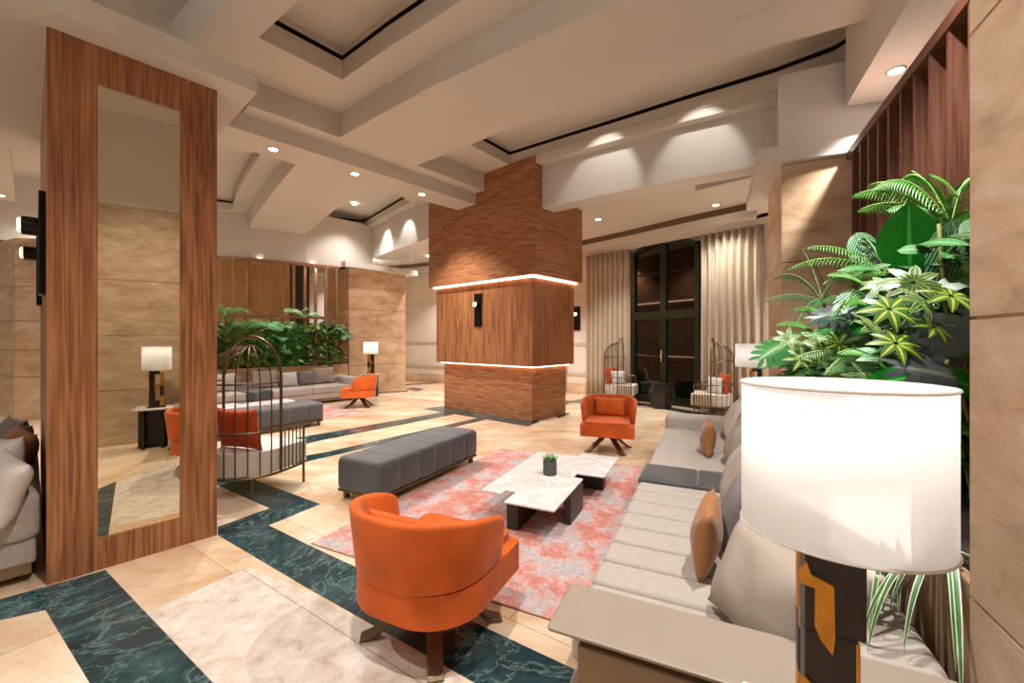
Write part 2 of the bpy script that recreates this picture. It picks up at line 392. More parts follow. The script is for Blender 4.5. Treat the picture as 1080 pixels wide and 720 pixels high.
# ---------------------------------------------------------------- floor
struct(box('floor', (-18, 12, -3.2, 20, -.1, 0), M['floor']))
def inlay(name, px, mat, z=.0015, world=None):
    pts = world or [xy(W(*p)) for p in px]
    o = prism(name, pts, -.02, z, mat); return struct(o)
strips = [
 [(283.3, 553.8), (320, 572), (600, 703), (700, 751), (700, 833), (497, 718), (320, 617.6), (230, 564.4)],
 [(230, 564.4), (230, 555.6), (284.4, 536), (337.8, 531.6), (283.3, 553.8)],
 [(337.8, 531.6), (284.4, 536), (215, 505), (190, 492), (245, 492), (273, 507.8)],
 [(0, 632), (111, 601), (224.4, 720), (300, 800), (143, 800), (94.4, 720), (47.8, 643), (0, 654), (-200, 700), (-200, 676)],
 [(300, 464.5), (319, 460.5), (340, 457), (470, 434), (479, 434), (479, 437), (340, 464), (319, 468.5), (300, 472.5)],
 [(300, 484), (340, 477.5), (507, 440), (514, 442), (340, 483), (300, 492)],
 [(445, 431), (469, 428), (570, 444), (557, 449.5)],
 [(575, 429), (590, 425), (618, 419.5), (618, 421.5), (591, 428)],
 [(585, 438), (601, 434.5), (601, 436.5), (589, 441)],
 [(380, 415), (400, 413), (430, 411), (430, 413), (400, 415), (384, 416)],
 [(428, 410), (436, 408.5), (448, 410), (440, 412.5)],
 [(428, 405), (475, 401.5), (475, 402.7), (428, 406.3)],
 [(560, 421), (680, 425), (800, 445), (860, 455), (860, 461), (800, 449), (680, 428), (560, 423)],
]
for k, s in enumerate(strips): inlay('trim_%d' % (k+1), s, M['green'], .0022 if k in (1, 6) else .0015+.0002*(k % 3))
inlay('trim_20', [(155.6, 646), (262, 598), (320, 621), (497, 722), (520, 790), (292, 790), (226, 720)], M['floor_light'], .001)

# ---------------------------------------------------------------- ceiling
CZ, UZ, LZ, PZ = 4.39, 4.72, 4.17, 3.41
def wp(px, z): return [xy(W(a, b_, z)) for a, b_ in px]
Cpoly = wp([(262, 110.7), (357.8, 144.9), (400, 121), (460, 89), (540, 52), (600, 25), (653, 0), (720, -30), (850, -75), (1020, -20), (937, 3), (927, 17), (883, 30), (800, 53.5), (720, 78.5), (640, 103), (547, 132), (497, 152), (440, 174.5), (515, 202.5), (505.8, 206), (460, 192), (350, 158), (254.4, 122)], CZ)
struct(prism('trim_30', Cpoly, CZ, UZ+.02, M['plaster']))
# lit beam with downlights
lit = wp([(241.7, 133), (280, 145.2), (350, 167), (460, 202.2), (506.3, 217), (487.5, 222.8), (433.3, 208), (391, 197), (311.8, 173.3), (274, 162.3), (210, 143), (150, 125), (190, 116)], LZ)
struct(prism('trim_31', lit, LZ, UZ+.01, M['plaster']))
bs = wp([(311.8, 173.3), (391, 197), (363, 213), (344, 228), (335, 236), (327, 243), (322, 247), (262, 240), (266.7, 231.7), (275, 220), (285, 206), (298, 190)], LZ)
struct(prism('trim_32', bs, LZ+.001, UZ+.015, M['plaster']))
# beam crossing at upper left
Rb = wp([(330, -14), (315.5, 0), (245.5, 64.4), (215, 92), (175, 74), (201.7, 43.3), (240, 0), (254, -14)], 4.3)
struct(prism('trim_33', Rb, 4.3, UZ+.02, M['plaster']))
# plank over the mirror column
A0 = W(49, 617.6); B0 = W(229, 564); ca = (B0-A0).normalized(); cb = Vector((-ca.y, ca.x, 0)); cw = (B0-A0).length
def MC(a, d): return (A0+ca*a+cb*d)
pl = [MC(cw+.21, -.21), MC(cw+.21, 2.7), MC(-.2, 2.7), MC(-.2, 5.2), MC(-7, 5.2), MC(-7, -.21)]
struct(prism('trim_34', [xy(p) for p in pl], PZ, PZ+.15, M['plaster']))
# main slab with tray openings
T1 = wp([(273.3, 40), (361, 83.8), (410, 49.5), (460, 18), (520, -22), (400, -60), (300, -40)], UZ)
T2n = [xy(W(a, b_, CZ)) for a, b_ in [(500, 149), (547, 129), (640, 100), (720, 75), (800, 50), (883, 27), (920, 16)]]
T2 = wp([(495.8, 152.5), (537.5, 174), (590, 158.5), (640, 144), (720, 120), (817, 92), (880, 70), (905, 55)], UZ)+T2n[::-1]
T3 = wp([(336, 236), (384, 240.5), (433, 213), (400, 193), (385, 193)], UZ)
outer = [(-18, -6), (12, -6), (12, 20), (-18, 20)]
struct(slab_holes('ceiling', outer, [T1, T2, T3], UZ, M['plaster']))
def tray(n, hole, z0, z1, up=.05, slot=.05):
    # rim, dark slot, upper molding and the raised panel
    nn = len(hole); vs, fs = [], []
    cx = sum(p[0] for p in hole)/nn; cy = sum(p[1] for p in hole)/nn
    def ring(z, o=0):
        r = []
        for p in hole:
            d = Vector((p[0]-cx, p[1]-cy)); l = d.length; r.append((p[0]+d.x/l*o, p[1]+d.y/l*o, z))
        return r
    zr = z0+(z1-z0)*.62
    vs = ring(z0)+ring(zr); fs = [(i, (i+1) % nn, (i+1) % nn+nn, i+nn) for i in range(nn)]
    struct(mesh('trim_%d' % n, vs, fs, M['plaster']))
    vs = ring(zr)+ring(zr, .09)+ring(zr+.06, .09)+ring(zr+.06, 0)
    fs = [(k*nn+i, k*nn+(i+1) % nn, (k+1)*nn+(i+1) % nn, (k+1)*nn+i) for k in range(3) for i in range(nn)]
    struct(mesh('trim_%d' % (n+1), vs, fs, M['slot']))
    vs = ring(zr+.06)+ring(z1); fs = [(i, (i+1) % nn, (i+1) % nn+nn, i+nn) for i in range(nn)]
    tri = tessellate_polygon([[Vector((p[0], p[1], 0)) for p in hole]])
    fs += [tuple(i+nn for i in t) for t in tri]
    struct(mesh('trim_%d' % (n+2), vs, fs, M['plaster']))
tray(40, T1, UZ, 5.1); tray(43, T2, UZ, 5.02); tray(46, T3, UZ, 5.0)
# lower soffit with tray at the far left
T4 = wp([(276, 161), (262, 182), (250, 203), (245.5, 221.7), (215, 218), (150, 208), (190, 165), (240, 158)], 4.5)
S4 = wp([(290, 160), (313, 172), (300, 200), (262, 241), (262, 250), (150, 240), (60, 225), (100, 160), (190, 140)], 4.5)
struct(slab_holes('trim_49', S4, [T4], 4.5, M['plaster'])); tray(50, T4, 4.5, 4.76)
# outer ring: fascia above the aisle
colX = math.radians(-41)
fr = Vector((.754, -.657, 0)); rt = Vector((.656, .755, 0)); CB = Vector((.366, 7.62, 0))
ring1 = [(-4.0, 12.0), (-3.0, 10.85), (-1.95, 9.72)]
ring2 = [(.47, 7.50), (1.5, 6.78), (2.49, 6.12), (3.35, 5.62), (3.6, 5.5)]
struct(wallstrip('wall_ring_left', ring1, .35, 3.85, UZ+.3, M['plaster_white']))
struct(wallstrip('wall_ring_right', ring2, .35, 3.85, 4.60, M['plaster_white']))
struct(wallstrip('trim_53', offs(ring2, -.18), .6, 4.60, 4.74, M['plaster']))
far = [(-12, 7.2), (-9, 8.6), (-6.29, 9.98), (-5.24, 10.62), (-4.5, 11.3), (-4.0, 12.0)]
struct(wallstrip('wall_fascia', far, .4, 3.45, UZ+.02, M['taupe']))
# aisle ceiling
OUT = [(-5.5, 15.8), (-3.3, 14.9), (-1.5, 13.9), (1.4, 11.85), (2.15, 11.38), (3.0, 10.45), (3.95, 9.3), (4.9, 8.25), (5.8, 6.9), (6.2, 5)]
rim = offs(OUT, -.45)
inner = [(-4.3, 12.3), (-1.9, 10.1), (.8, 7.7), (2.6, 6.4), (3.7, 5.8), (4.6, 4.9)]
struct(prism('trim_54', OUT+rim[::-1], 3.85, 4.2, M['plaster']))
struct(prism('trim_55', offs(OUT, -.02)+offs(OUT, -.14)[::-1], 3.74, 3.86, M['plaster']))
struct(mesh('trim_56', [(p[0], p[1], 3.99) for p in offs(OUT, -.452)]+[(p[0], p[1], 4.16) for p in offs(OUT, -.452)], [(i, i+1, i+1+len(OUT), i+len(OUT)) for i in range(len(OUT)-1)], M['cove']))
struct(prism('trim_57', rim+inner[::-1], 4.12, 4.25, M['plaster']))
struct(prism('trim_58', [(2.9, 6.6), (3.7, 5.8), (4.6, 4.9), (5.6, 6.9), (4.75, 8.1), (4.3, 7.3)], 3.85, 4.12, M['plaster']))
# block and beam at the upper right
struct(prism('trim_59', [(3.04, 4.75), (4.5, 4.07), (5.2, 5.4), (3.5, 5.52)], 3.5, 4.5, M['plaster_white']))
Lb = wp([(892, 112), (960, -2), (1010, -90), (1180, -90), (1100, -2), (980, 99)], 3.95)
struct(prism('trim_60', Lb, 3.95, UZ+.02, M['plaster_white']))
Qb = [xy(W(800, 173, PZ)), xy(W(913, 158, PZ)), (4.6, 3.75), (5.2, 5.2), xy(W(787, 222.5, PZ))]
struct(prism('trim_61', Qb, PZ, PZ+.16, M['plaster_white']))
Q2 = wp([(362, 284), (437, 287), (480, 284), (440, 276), (380, 270)], PZ)
PLd = Vector((.66, .75, 0)).normalized(); PLn = Vector((-PLd.y, PLd.x, 0)); PL0 = Vector((-4.43, 11.34, 0))
def PLp(a, d): return PL0+PLd*a+PLn*d
struct(prism('trim_62', [xy(p) for p in (PLp(-.2, -.2), PLp(2.1, -.2), PLp(2.1, 2), PLp(-.2, 2))], 3.45, 3.6, M['plaster_white']))

# ---------------------------------------------------------------- outer walls
struct(wallstrip('wall_back', OUT, .3, 0, 4.3, M['wallpaint']))
def mouldings(line, zs, n):
    vs = []
    for z in zs:
        for dz in (-.045, 0, .045): vs.append(prismvf(offs(line, -.014)+offs(line, .02)[::-1], z+dz-.008, z+dz+.008))
    V, Fc = merge(vs); struct(mesh('trim_%d' % n, V, Fc, M['taupe']))
mouldings(OUT, (.55, 1.38, 2.75), 63)
struct(prism('baseboard_back', offs(OUT, -.02)+offs(OUT, .02)[::-1], 0, .3, M['trav']))
# rooms beyond the slatted screen on the left
struct(box('wall_left', (-17.6, -17.4, -6, 20, 0, 4.7), M['taupe']))
struct(wallstrip('wall_ochre', [(-14, 10.2), (-9.5, 12.2), (-7.1, 13.3)], .2, 0, 4.7, M['ochre']))
struct(wallstrip('wall_hall', [(-6.6, 13.6), (-5.2, 14.3), (-3.9, 15.2)], .2, 0, 4.7, M['wallpaint']))
struct(wallstrip('wall_far', [(-14, 17.5), (-4, 18), (6, 16)], .2, 0, 4.7, M['taupe']))
d2 = empty('wall_cabinet_door', (0, 0, 0), 0, 'ochre wooden door with dark handle behind the slatted screen', 'door')
pA = Vector((-8.55, 12.62, 0)); dd = Vector((.909, .417, 0)); nn_ = Vector((.417, -.909, 0))
mesh('door_leaf', *prismvf([xy(pA-dd*.5+nn_*.05), xy(pA+dd*.5+nn_*.05), xy(pA+dd*.5), xy(pA-dd*.5)], 0, 3.3), M['ochre'], d2)
mesh('handle', *prismvf([xy(pA+dd*.3+nn_*.11), xy(pA+dd*.42+nn_*.11), xy(pA+dd*.42+nn_*.05), xy(pA+dd*.3+nn_*.05)], 2.35, 2.42), M['plate'], d2)
mesh('backplate', *prismvf([xy(pA+dd*.38+nn_*.06), xy(pA+dd*.42+nn_*.06), xy(pA+dd*.42+nn_*.05), xy(pA+dd*.38+nn_*.05)], 2.2, 2.55), M['plate'], d2)
# left distance: stone pier and glazed wall
def pier(loc_pts, z1, joints, label, mat=None, cat='pier'):
    p = empty('stone_pier', (loc_pts[0][0], loc_pts[0][1], 0), 0, label, cat)
    base = Vector((loc_pts[0][0], loc_pts[0][1], 0)); zz = [0]+joints+[z1]
    for i in range(len(zz)-1):
        pts = [(q[0]-base.x, q[1]-base.y) for q in loc_pts]
        prism('stone_block', pts, zz[i]+(.004 if i else 0), zz[i+1]-.004, mat or M['trav'], p, bevel=.004, seg=1)
    c = Vector((sum(q[0] for q in loc_pts)/len(loc_pts)-base.x, sum(q[1] for q in loc_pts)/len(loc_pts)-base.y))
    prism('joint_core', [(c.x+(q[0]-base.x-c.x)*.985, c.y+(q[1]-base.y-c.y)*.985) for q in loc_pts], .01, z1-.01, M['darkwood'], p)
    return p
JZ = [.78, 1.56, 2.34, 3.12]
pier([(-9.3, 7.8), (-8.85, 7.85), (-9.6, 8.7), (-10.3, 8.3)], 3.41, [.8, 1.3, 1.85, 2.5], 'travertine pier far left beside the mirror column')
struct(wallstrip('window_1', [(-14, 8.6), (-11.0, 9.8)], .05, 0, 2.9, M['hallglass']))
pier([xy(PLp(0, 0)), xy(PLp(1.8, 0)), xy(PLp(1.8, 1.5)), xy(PLp(0, 1.5))], 3.45, [.78, 1.56, 2.34], 'travertine pier behind the far sofa, right of the slatted planter')
# right far pier: corner at (2.95,4.57)
RP = Vector((2.95, 4.57, 0))
pier([xy(RP), xy(RP+v*.95), xy(RP+v*.95+u*1.1), xy(RP+u*1.1-v*0.0)], PZ, [.78, 1.56, 2.34], 'travertine pier between the curtained door and the right hand planter')
# near right wall (continues behind the camera)
NP = AB(.295, 1.15)
rw = empty('stone_wall', NP, -TH, 'large travertine wall filling the right edge beside the foreground lamp', 'wall')
for i, (z0, z1) in enumerate(((0, .775), (.785, 1.555), (1.565, 2.345), (2.355, 3.41))):
    for k in range(5): box('stone_block', (0, .62, -(k+1)*1.25+.002, -k*1.25-.002, z0, z1), M['travgrey'], rw)
box('joint_core', (.01, .6, -6.24, -.01, .01, 3.4), M['trav'], rw)
struct(prism('wall_right', [xy(NP-u*6.25), xy(NP-u*6.25+v*.62), xy(NP+v*.62-u*.01), xy(NP-u*.01)], 3.41, UZ, M['plaster_white']))
struct(prism('wall_recess', [xy(AB(-.2, 1.98)), xy(AB(4.06, 1.98)), xy(AB(4.06, 2.1)), xy(AB(-.2, 2.1))], 0, 3.44, M['plaster_white']))
# outer closure right
struct(box('wall_east', (11.8, 12, -6, 20, 0, 4.7), M['wallpaint']))

# ---------------------------------------------------------------- central column
cc = empty('clad_column', (CB.x, CB.y, 0), math.atan2(-fr.y, -fr.x), 'tall walnut-clad column in the middle of the lobby with two light strips', 'column')
# local: x runs along the front towards the left, y runs backwards ... use own frame: x = -fr, y = rt
def colbox(name, e, z0, z1, mat, n):
    # corner at origin; x from -e to len+e along -fr ; y from -e to depth+e along rt (local y is -rt for a pure rotation)
    return box(name, (-e, 2.48+e, -(1.1+e), e, z0, z1), mat, cc, bevel=.004, seg=1)
colbox('lower_box', 0, 0, .99, M['woodH'], 0)
colbox('middle_box', .12, 1.01, 2.62, M['woodV'], 0)
colbox('upper_box', .24, 2.65, UZ, M['woodH'], 0)
box('light_strip', (-.05, 2.48+.05, -(1.1+.05), .05, .985, 1.012), M['led'], cc)
box('light_strip', (-.17, 2.48+.17, -(1.1+.17), .17, 2.618, 2.652), M['led'], cc)

# ---------------------------------------------------------------- mirror column
ang = math.atan2(ca.y, ca.x)
mc = empty('mirror_column', A0, ang, 'walnut-framed column with a tall mirror panel in the left foreground', 'column')
box('core', (0.0, cw, .045, 2.3, 0, PZ), M['woodV'], mc)
mx0, mx1 = .223, .650
mz0 = .205; mz1 = 3.165
box('frame_panel', (0, mx0, 0, .045, 0, PZ), M['woodV'], mc)
box('frame_panel', (mx1, cw, 0, .045, 0, PZ), M['woodV'], mc)
box('frame_panel', (mx0, mx1, 0, .045, 0, mz0), M['woodV'], mc)
box('frame_panel', (mx0, mx1, 0, .045, mz1, PZ), M['woodV'], mc)
box('mirror', (mx0, mx1, .012, .03, mz0, mz1), M['mirror'], mc)
# ---------------------------------------------------------------- wall lights
def sconce(loc, rotz, label, real=True):
    s = empty('wall_light', loc, rotz, label, 'wall light', 'black plate wall lights')
    box('back_plate', (-.1, .1, -.03, 0, -.44, .22), M['plate'], s, bevel=.004, seg=1)
    def cyl(r0, r1, y0, y1, k=20):
        vs = [(r0*math.cos(2*pi*i/k), y0, r0*math.sin(2*pi*i/k)) for i in range(k)]+[(r1*math.cos(2*pi*i/k), y1, r1*math.sin(2*pi*i/k)) for i in range(k)]
        fs = [(i, (i+1) % k, (i+1) % k+k, i+k) for i in range(k)]+[tuple(range(k)), tuple(range(k, 2*k))]
        return vs, fs
    brl = mesh('barrel', *cyl(.06, .06, -.03, -.10), M['plate'], s)
    mesh('light_ring', *tube([(.033*math.cos(2*pi*i/20), -.108, .033*math.sin(2*pi*i/20)) for i in range(20)], .012, 6, True), M['ring'], brl)
    mesh('glass_collar', *cyl(.045, .045, -.10, -.106), M['steel'], brl)
    mesh('pointed_cap', *cyl(.02, .002, -.106, -.150), M['steel'], brl)
    return s
lz = 2.2
mid = CB+(-rt)*0
# front face of the middle box: outward normal = -rt ... placed at s=1.39 from its near corner
def onface(s, out): return CB - fr*s - rt*(.12+out)
p = onface(1.27, 0); p.z = lz
sconce(p, math.atan2(fr.y, fr.x), 'black wall light with glowing ring on the central column')
wv_ = -(OUT[4][0]-OUT[3][0]); 
dW = Vector((OUT[4][0]-OUT[3][0], OUT[4][1]-OUT[3][1], 0)).normalized(); nW = Vector((dW.y, -dW.x, 0))
p = Vector((OUT[3][0], OUT[3][1], 0))+dW*.48+nW*.015; p.z = 2.2
sconce(p, math.atan2(dW.y, dW.x), 'black wall light on the cream wall left of the curtain')
for dpt, lab in ((.29, 'black wall light edge-on at the left side of the mirror column, nearer one'), (1.6, 'black wall light edge-on at the left side of the mirror column, farther one')):
    q = MC(-.001, dpt); q.z = lz+.03
    sconce(q, ang-pi/2, lab)

# ---------------------------------------------------------------- slatted screens
sr = empty('slatted_screen', AB(4.05, 1.94), -TH, 'reddish wood slatted screen behind the large right hand planting', 'screen')
box('backing_panel', (0, .03, -3.9, .1, .9, PZ), M['slatwood'], sr)
for k in range(17): box('slat', (-.15, 0.0, -.12-k*.23-.03, -.12-k*.23, .9, PZ-.05), M['slatwood'], sr)
box('top_rail', (-.16, 0.0, -3.9, .1, PZ-.05, PZ+.03), M['slatwood'], sr)
# left screen along curved line
SL = [(-7.3, 9.45), (-6.29, 9.95), (-5.4, 10.5), (-4.62, 11.12)]
def along(line, t):
    segs = [((Vector(line[i+1])-Vector(line[i])).length) for i in range(len(line)-1)]; T = sum(segs)*t
    for i, s in enumerate(segs):
        if T <= s or i == len(segs)-1: d = (Vector(line[i+1])-Vector(line[i]))/s; return Vector(line[i])+d*T, d
        T -= s
sl = empty('slatted_screen', (SL[0][0], SL[0][1], 0), 0, 'copper-brown open slatted screen above the left planting', 'screen')
b0 = Vector(SL[0])
def relp(line): return [(q[0]-b0.x, q[1]-b0.y) for q in line]
for z0, z1 in ((3.37, 3.44), (2.03, 2.1), (.9, .96)): prism('rail', relp(offs(SL, .04)+offs(SL, -.04)[::-1]), z0, z1, M['copperwood'], sl)
for k in range(13):
    p_, d_ = along(SL, .02+k*.08); 
    box('slat', (-.03, .03, -.035, .035, .96, 3.37), M['copperwood'], sl, loc=(p_.x-b0.x, p_.y-b0.y, 0), rotz=math.atan2(d_.y, d_.x))

# ---------------------------------------------------------------- planters
plr = empty('planter', AB(.32, 1.17), -TH, 'ribbed beige planter box behind the right hand sofa', 'planter')
box('box_body', (.03, .76, 0, 3.7, 0, .78), M['planter'], plr)
for k in range(34): box('rib', (0, .03, .005+k*.108, .1+k*.108, 0, .80), M['planter'], plr, bevel=.012)
box('soil', (.05, .74, .03, 3.66, .78, .80), M['soil'], plr)
lv = Vector((.648, .762, 0)); lb = Vector((-.762, .648, 0))
LS0 = Vector((-3.82, 10.45, 0))     # right front corner of the far sofa
def LS(a, d, z=0): return LS0-lv*a+lb*d+Vector((0, 0, z))
pll = empty('planter', LS(0, 0), math.atan2(lb.y, lb.x), 'travertine planter behind the far left sofa', 'planter')
box('box_body', (1.03, 1.5, -.25, 4.6, 0, .85), M['trav'], pll)
box('soil', (1.06, 1.47, -.2, 4.55, .85, .87), M['soil'], pll)

# ---------------------------------------------------------------- door, curtains
def OUTp(t0, d=0): pass
D0 = W(669, 421.6); D0.z = 0; D1 = Vector((4.13, 9.09, 0)); D0 = Vector((3.04, 10.40, 0))
ddir = (D1-D0).normalized(); dw = (D1-D0).length; dang = math.atan2(ddir.y, ddir.x)
dn = Vector((ddir.y, -ddir.x, 0))
door = empty('door_1', D0+dn*.06, dang, None, None); struct(door)
def archz(x): t = (x/dw)*2-1; return 3.62+.2*(1-t*t)
n = 14; vs, fs = [], []
for i in range(n+1):
    x = dw*i/n; z = archz(x)
    for y in (-.06, .06): vs += [(x, y, z), (x, y, z-.1)]
for i in range(n):
    a = i*4; c = a+4
    fs += [(a, c, c+1, a+1), (a+2, a+3, c+3, c+2), (a, a+2, c+2, c), (a+1, c+1, c+3, a+3)]
mesh('arched_head', vs, fs, M['frame_green'], door)
for x0, x1 in ((0, .1), (dw-.1, dw)): box('jamb', (x0, x1, -.06, .06, 0, 3.64), M['frame_green'], door)
box('mullion', (dw/2-.07, dw/2+.07, -.07, .06, 0, 3.8), M['frame_green'], door)
box('transom_bar', (0.1, dw-.1, -.065, .06, 1.98, 2.16), M['frame_green'], door)
box('transom_bar', (0.1, dw-.1, -.05, .05, 3.05, 3.07), M['frame_green'], door)
box('bottom_rail', (.1, dw-.1, -.05, .05, 0, .18), M['frame_green'], door)
pts = [(0.05, 0), (dw-.05, 0)]+[(dw*i/n, archz(dw*i/n)-.05) for i in range(n, -1, -1)]
vs = [(x, 0, z) for x, z in pts]+[(x, .02, z) for x, z in pts]; k = len(pts)
mesh('glass_pane', vs, [tuple(range(k)), tuple(range(k, 2*k))]+[(i, (i+1) % k, (i+1) % k+k, i+k) for i in range(k)], M['glass'], door)
box('door_handle', (dw/2-.02, dw/2+.02, -.13, -.07, 1.0, 1.25), M['steel'], door)
def curtain(a, b_, z1, label, folds):
    a = Vector(a); b_ = Vector(b_); L_ = (b_-a).length; d = (b_-a).normalized()
    n = folds*10; vs, fs = [], []; nz = 8
    for side in (0, 1):
        for iz in range(nz+1):
            t = iz/nz; z = z1*(1-t)+.01
            for i in range(n+1):
                s = i/n; ph = 2*pi*folds*s; w = math.sin(ph); w = math.copysign(abs(w)**.75, w)
                amp = .055*(1+.25*t)
                vs.append((s*L_, -(amp*w)+side*.008, z))
    m_ = n+1; q = (nz+1)*m_
    for side in (0, 1):
        for iz in range(nz):
            for i in range(n):
                k = side*q+iz*m_+i; fs.append((k, k+1, k+m_+1, k+m_))
    for i in range(n): fs.append((i, i+1, q+i+1, q+i)); e = nz*m_; fs.append((e+i, e+i+1, q+e+i+1, q+e+i))
    o = mesh('curtain', vs, fs, M['curtain'], smooth=True, loc=(a.x, a.y, 0), rotz=math.atan2(d.y, d.x)); o.data.shade_smooth() if hasattr(o.data, 'shade_smooth') else None
    return tag(o, label, 'curtain', 'pleated linen curtains')
curtain((2.0, 11.22), (2.92, 10.32), 3.74, 'beige pleated curtain left of the arched dark door', 9)
curtain((4.07, 8.98), (4.86, 8.08), 3.74, 'beige pleated curtain right of the arched dark door', 8)
curtain((1.05, 11.9), (1.42, 11.62), 3.74, 'narrow strip of beige curtain just right of the central column', 3)

# ---------------------------------------------------------------- rugs
def rug(loc, rz, w, l, label):
    o = box('area_rug', (0, w, 0, l, .002, .014), M['rug'], None, bevel=.004, seg=1, loc=loc, rotz=rz); return tag(o, label, 'rug', 'coral and grey patterned rugs')
rug(W(327.8, 573.8), -TH-math.radians(1.2), 2.35, 2.95, 'coral and grey abstract rug under the white marble coffee table')
rc = W(381, 436); rug(rc-lv*2.6, math.atan2(lv.y, lv.x), 2.6, 2.0, 'coral rug beneath the far grey bench and far orange chair')

# ---------------------------------------------------------------- benches
def bench(loc, rz, w, l, label, nseg=6):
    e = empty('bench', loc, rz, label, 'bench', 'channel-tufted velvet benches')
    loft('upholstery', -w/2, w/2, -l/2, l/2, .09, .40, [-l/2+l*(i+1)/nseg for i in range(nseg-1)], M['velvet'], e, r=.05, groove=.010, gw=.012, er=.045)
    box('base_frame', (-w/2+.01, w/2-.01, -l/2+.01, l/2-.01, .075, .095), M['bronze'], e)
    for sx in (-1, 1):
        for sy in (-1, 1): box('leg', (sx*(w/2-.06)-.02, sx*(w/2-.06)+.02, sy*(l/2-.07)-.02, sy*(l/2-.07)+.02, .0, .08), M['bronze'], e)
    return e
bench(Vector((-1.04, 4.53, 0)), -math.radians(27.5), .56, 1.62, 'long grey velvet bench left of the coral rug')
bb = Vector((-3.28, 7.33, 0))-lv*.85+lb*.27
bench(bb, math.atan2(lv.y, lv.x)-pi/2, .54, 1.66, 'smaller looking grey bench behind the birdcage chair')

# ---------------------------------------------------------------- coffee tables
TP = [(0, 0), (.19, 0), (.19, .08), (.285, .08), (.285, -.145), (.69, -.145), (.69, .62), (.60, .62), (.60, .75), (.85, .75), (.85, 1.42), (.45, 1.42), (.45, 1.30), (.37, 1.30), (.37, 1.275), (0, 1.275)]
def coffee(loc, rz, label, glabel):
    e = empty('coffee_table', loc, rz, label, 'coffee table', 'white marble coffee tables')
    prism('table_top', TP, .248, .27, M['marble'], e, bevel=.008)
    for (x0, x1, y0, y1) in ((.26, .36, -.05, .33), (.64, .70, .22, .58), (.06, .14, .9, 1.2), (.45, .76, 1.1, 1.2)):
        box('leg', (x0, x1 if x1 < .8 else .8, y0, y1, .014, .248), M['darkwood'], e, bevel=.004, seg=1)
    return e
TA = W(507, 515.6, .27); TA.z = 0
coffee(TA, -TH, 'white marble coffee table with notched outline on the coral rug', None)
t2 = W(311, 421, .27); t2.z = 0
coffee(t2-lv*.2-lb*.45, math.atan2(lb.y, lb.x), 'far white marble coffee table behind the birdcage chair', None)

def leaf_strap(base, d, L_, w, curl, n=8, lift=1.0, side=None):
    """arching leaf blade: verts, faces, uvs"""
    d = Vector(d).normalized(); s = d.cross(Vector((0, 0, 1)))
    if s.length < .1: s = Vector((1, 0, 0))
    s.normalize(); vs, fs, uv = [], [], []; p = Vector(base); t = Vector(d)
    for i in range(n+1):
        f = i/n; ww = w*math.sin(pi*min(1, .12+f*.88))**.8 if i < n else .0005
        nrm = s.cross(t).normalized()
        vs += [p-s*ww, p-nrm*ww*.35, p+s*ww]; uv += [(0, f), (.5, f), (1, f)]
        p = p+t*(L_/n); t = (t+Vector((0, 0, -curl/n))).normalized()
    for i in range(n):
        a = i*3; fs += [(a, a+1, a+4, a+3), (a+1, a+2, a+5, a+4)]
    return vs, fs, uv
def frond(p0, p1, arc, ll, nl=22, w=.012, droop=.5, tipw=.35, twist=0):
    """pinnate frond from p0 to p1"""
    p0, p1 = Vector(p0), Vector(p1); parts = []; pts = []
    for i in range(nl+1):
        f = i/nl; p = p0.lerp(p1, f)+Vector((0, 0, arc*4*f*(1-f))); pts.append(p)
    a, b_ = tube(pts[::2] if nl > 6 else pts, .004, 4); parts.append((a, b_, [(.5, .5)]*len(a)))
    for i in range(2, nl+1):
        f = i/nl; t = (pts[i]-pts[i-1]).normalized(); s = t.cross(Vector((0, 0, 1))); s = s.normalized() if s.length > .05 else Vector((1, 0, 0))
        q = Matrix.Rotation(twist, 3, t) @ s
        L_ = ll*(math.sin(pi*(.12+.88*f))**.6*(1-tipw)+tipw*(1-f)+.05)
        for sg in (-1, 1):
            d = q*sg*.9+t*.45+Vector((0, 0, -droop*.4)); parts.append(leaf_strap(pts[i], d, L_, w*(1-.4*f), droop, 4))
    return join3(parts)
def join3(parts):
    V, Fc, U = [], [], []
    for vs, fs, uv in parts:
        k = len(V); V += [tuple(p) for p in vs]; Fc += [tuple(i+k for i in f) for f in fs]; U += uv
    return V, Fc, U
def blade(base, d, up, L_, w, n=10, m=6, cup=.15, droop=.25, shape=.75):
    """broad ovate leaf: base point, axis d, face normal up"""
    d = Vector(d).normalized(); up = Vector(up); up = (up-d*up.dot(d)).normalized(); s = d.cross(up)
    vs, fs, uv = [], [], []
    for i in range(n+1):
        f = i/n; ww = w*(math.sin(pi*f**shape))**.75 if 0 < i < n else w*.03
        p = Vector(base)+d*L_*f-up*droop*L_*f*f
        for j in range(-m//2, m//2+1):
            g = j/(m/2); vs.append(p+s*g*ww-up*cup*ww*g*g*1.0+up*.0+up*cup*ww*abs(g)*1.4); uv.append((.5+g/2, f))
    q = m+1
    for i in range(n):
        for j in range(m): a = i*q+j; fs.append((a, a+1, a+q+1, a+q))
    return vs, fs, uv
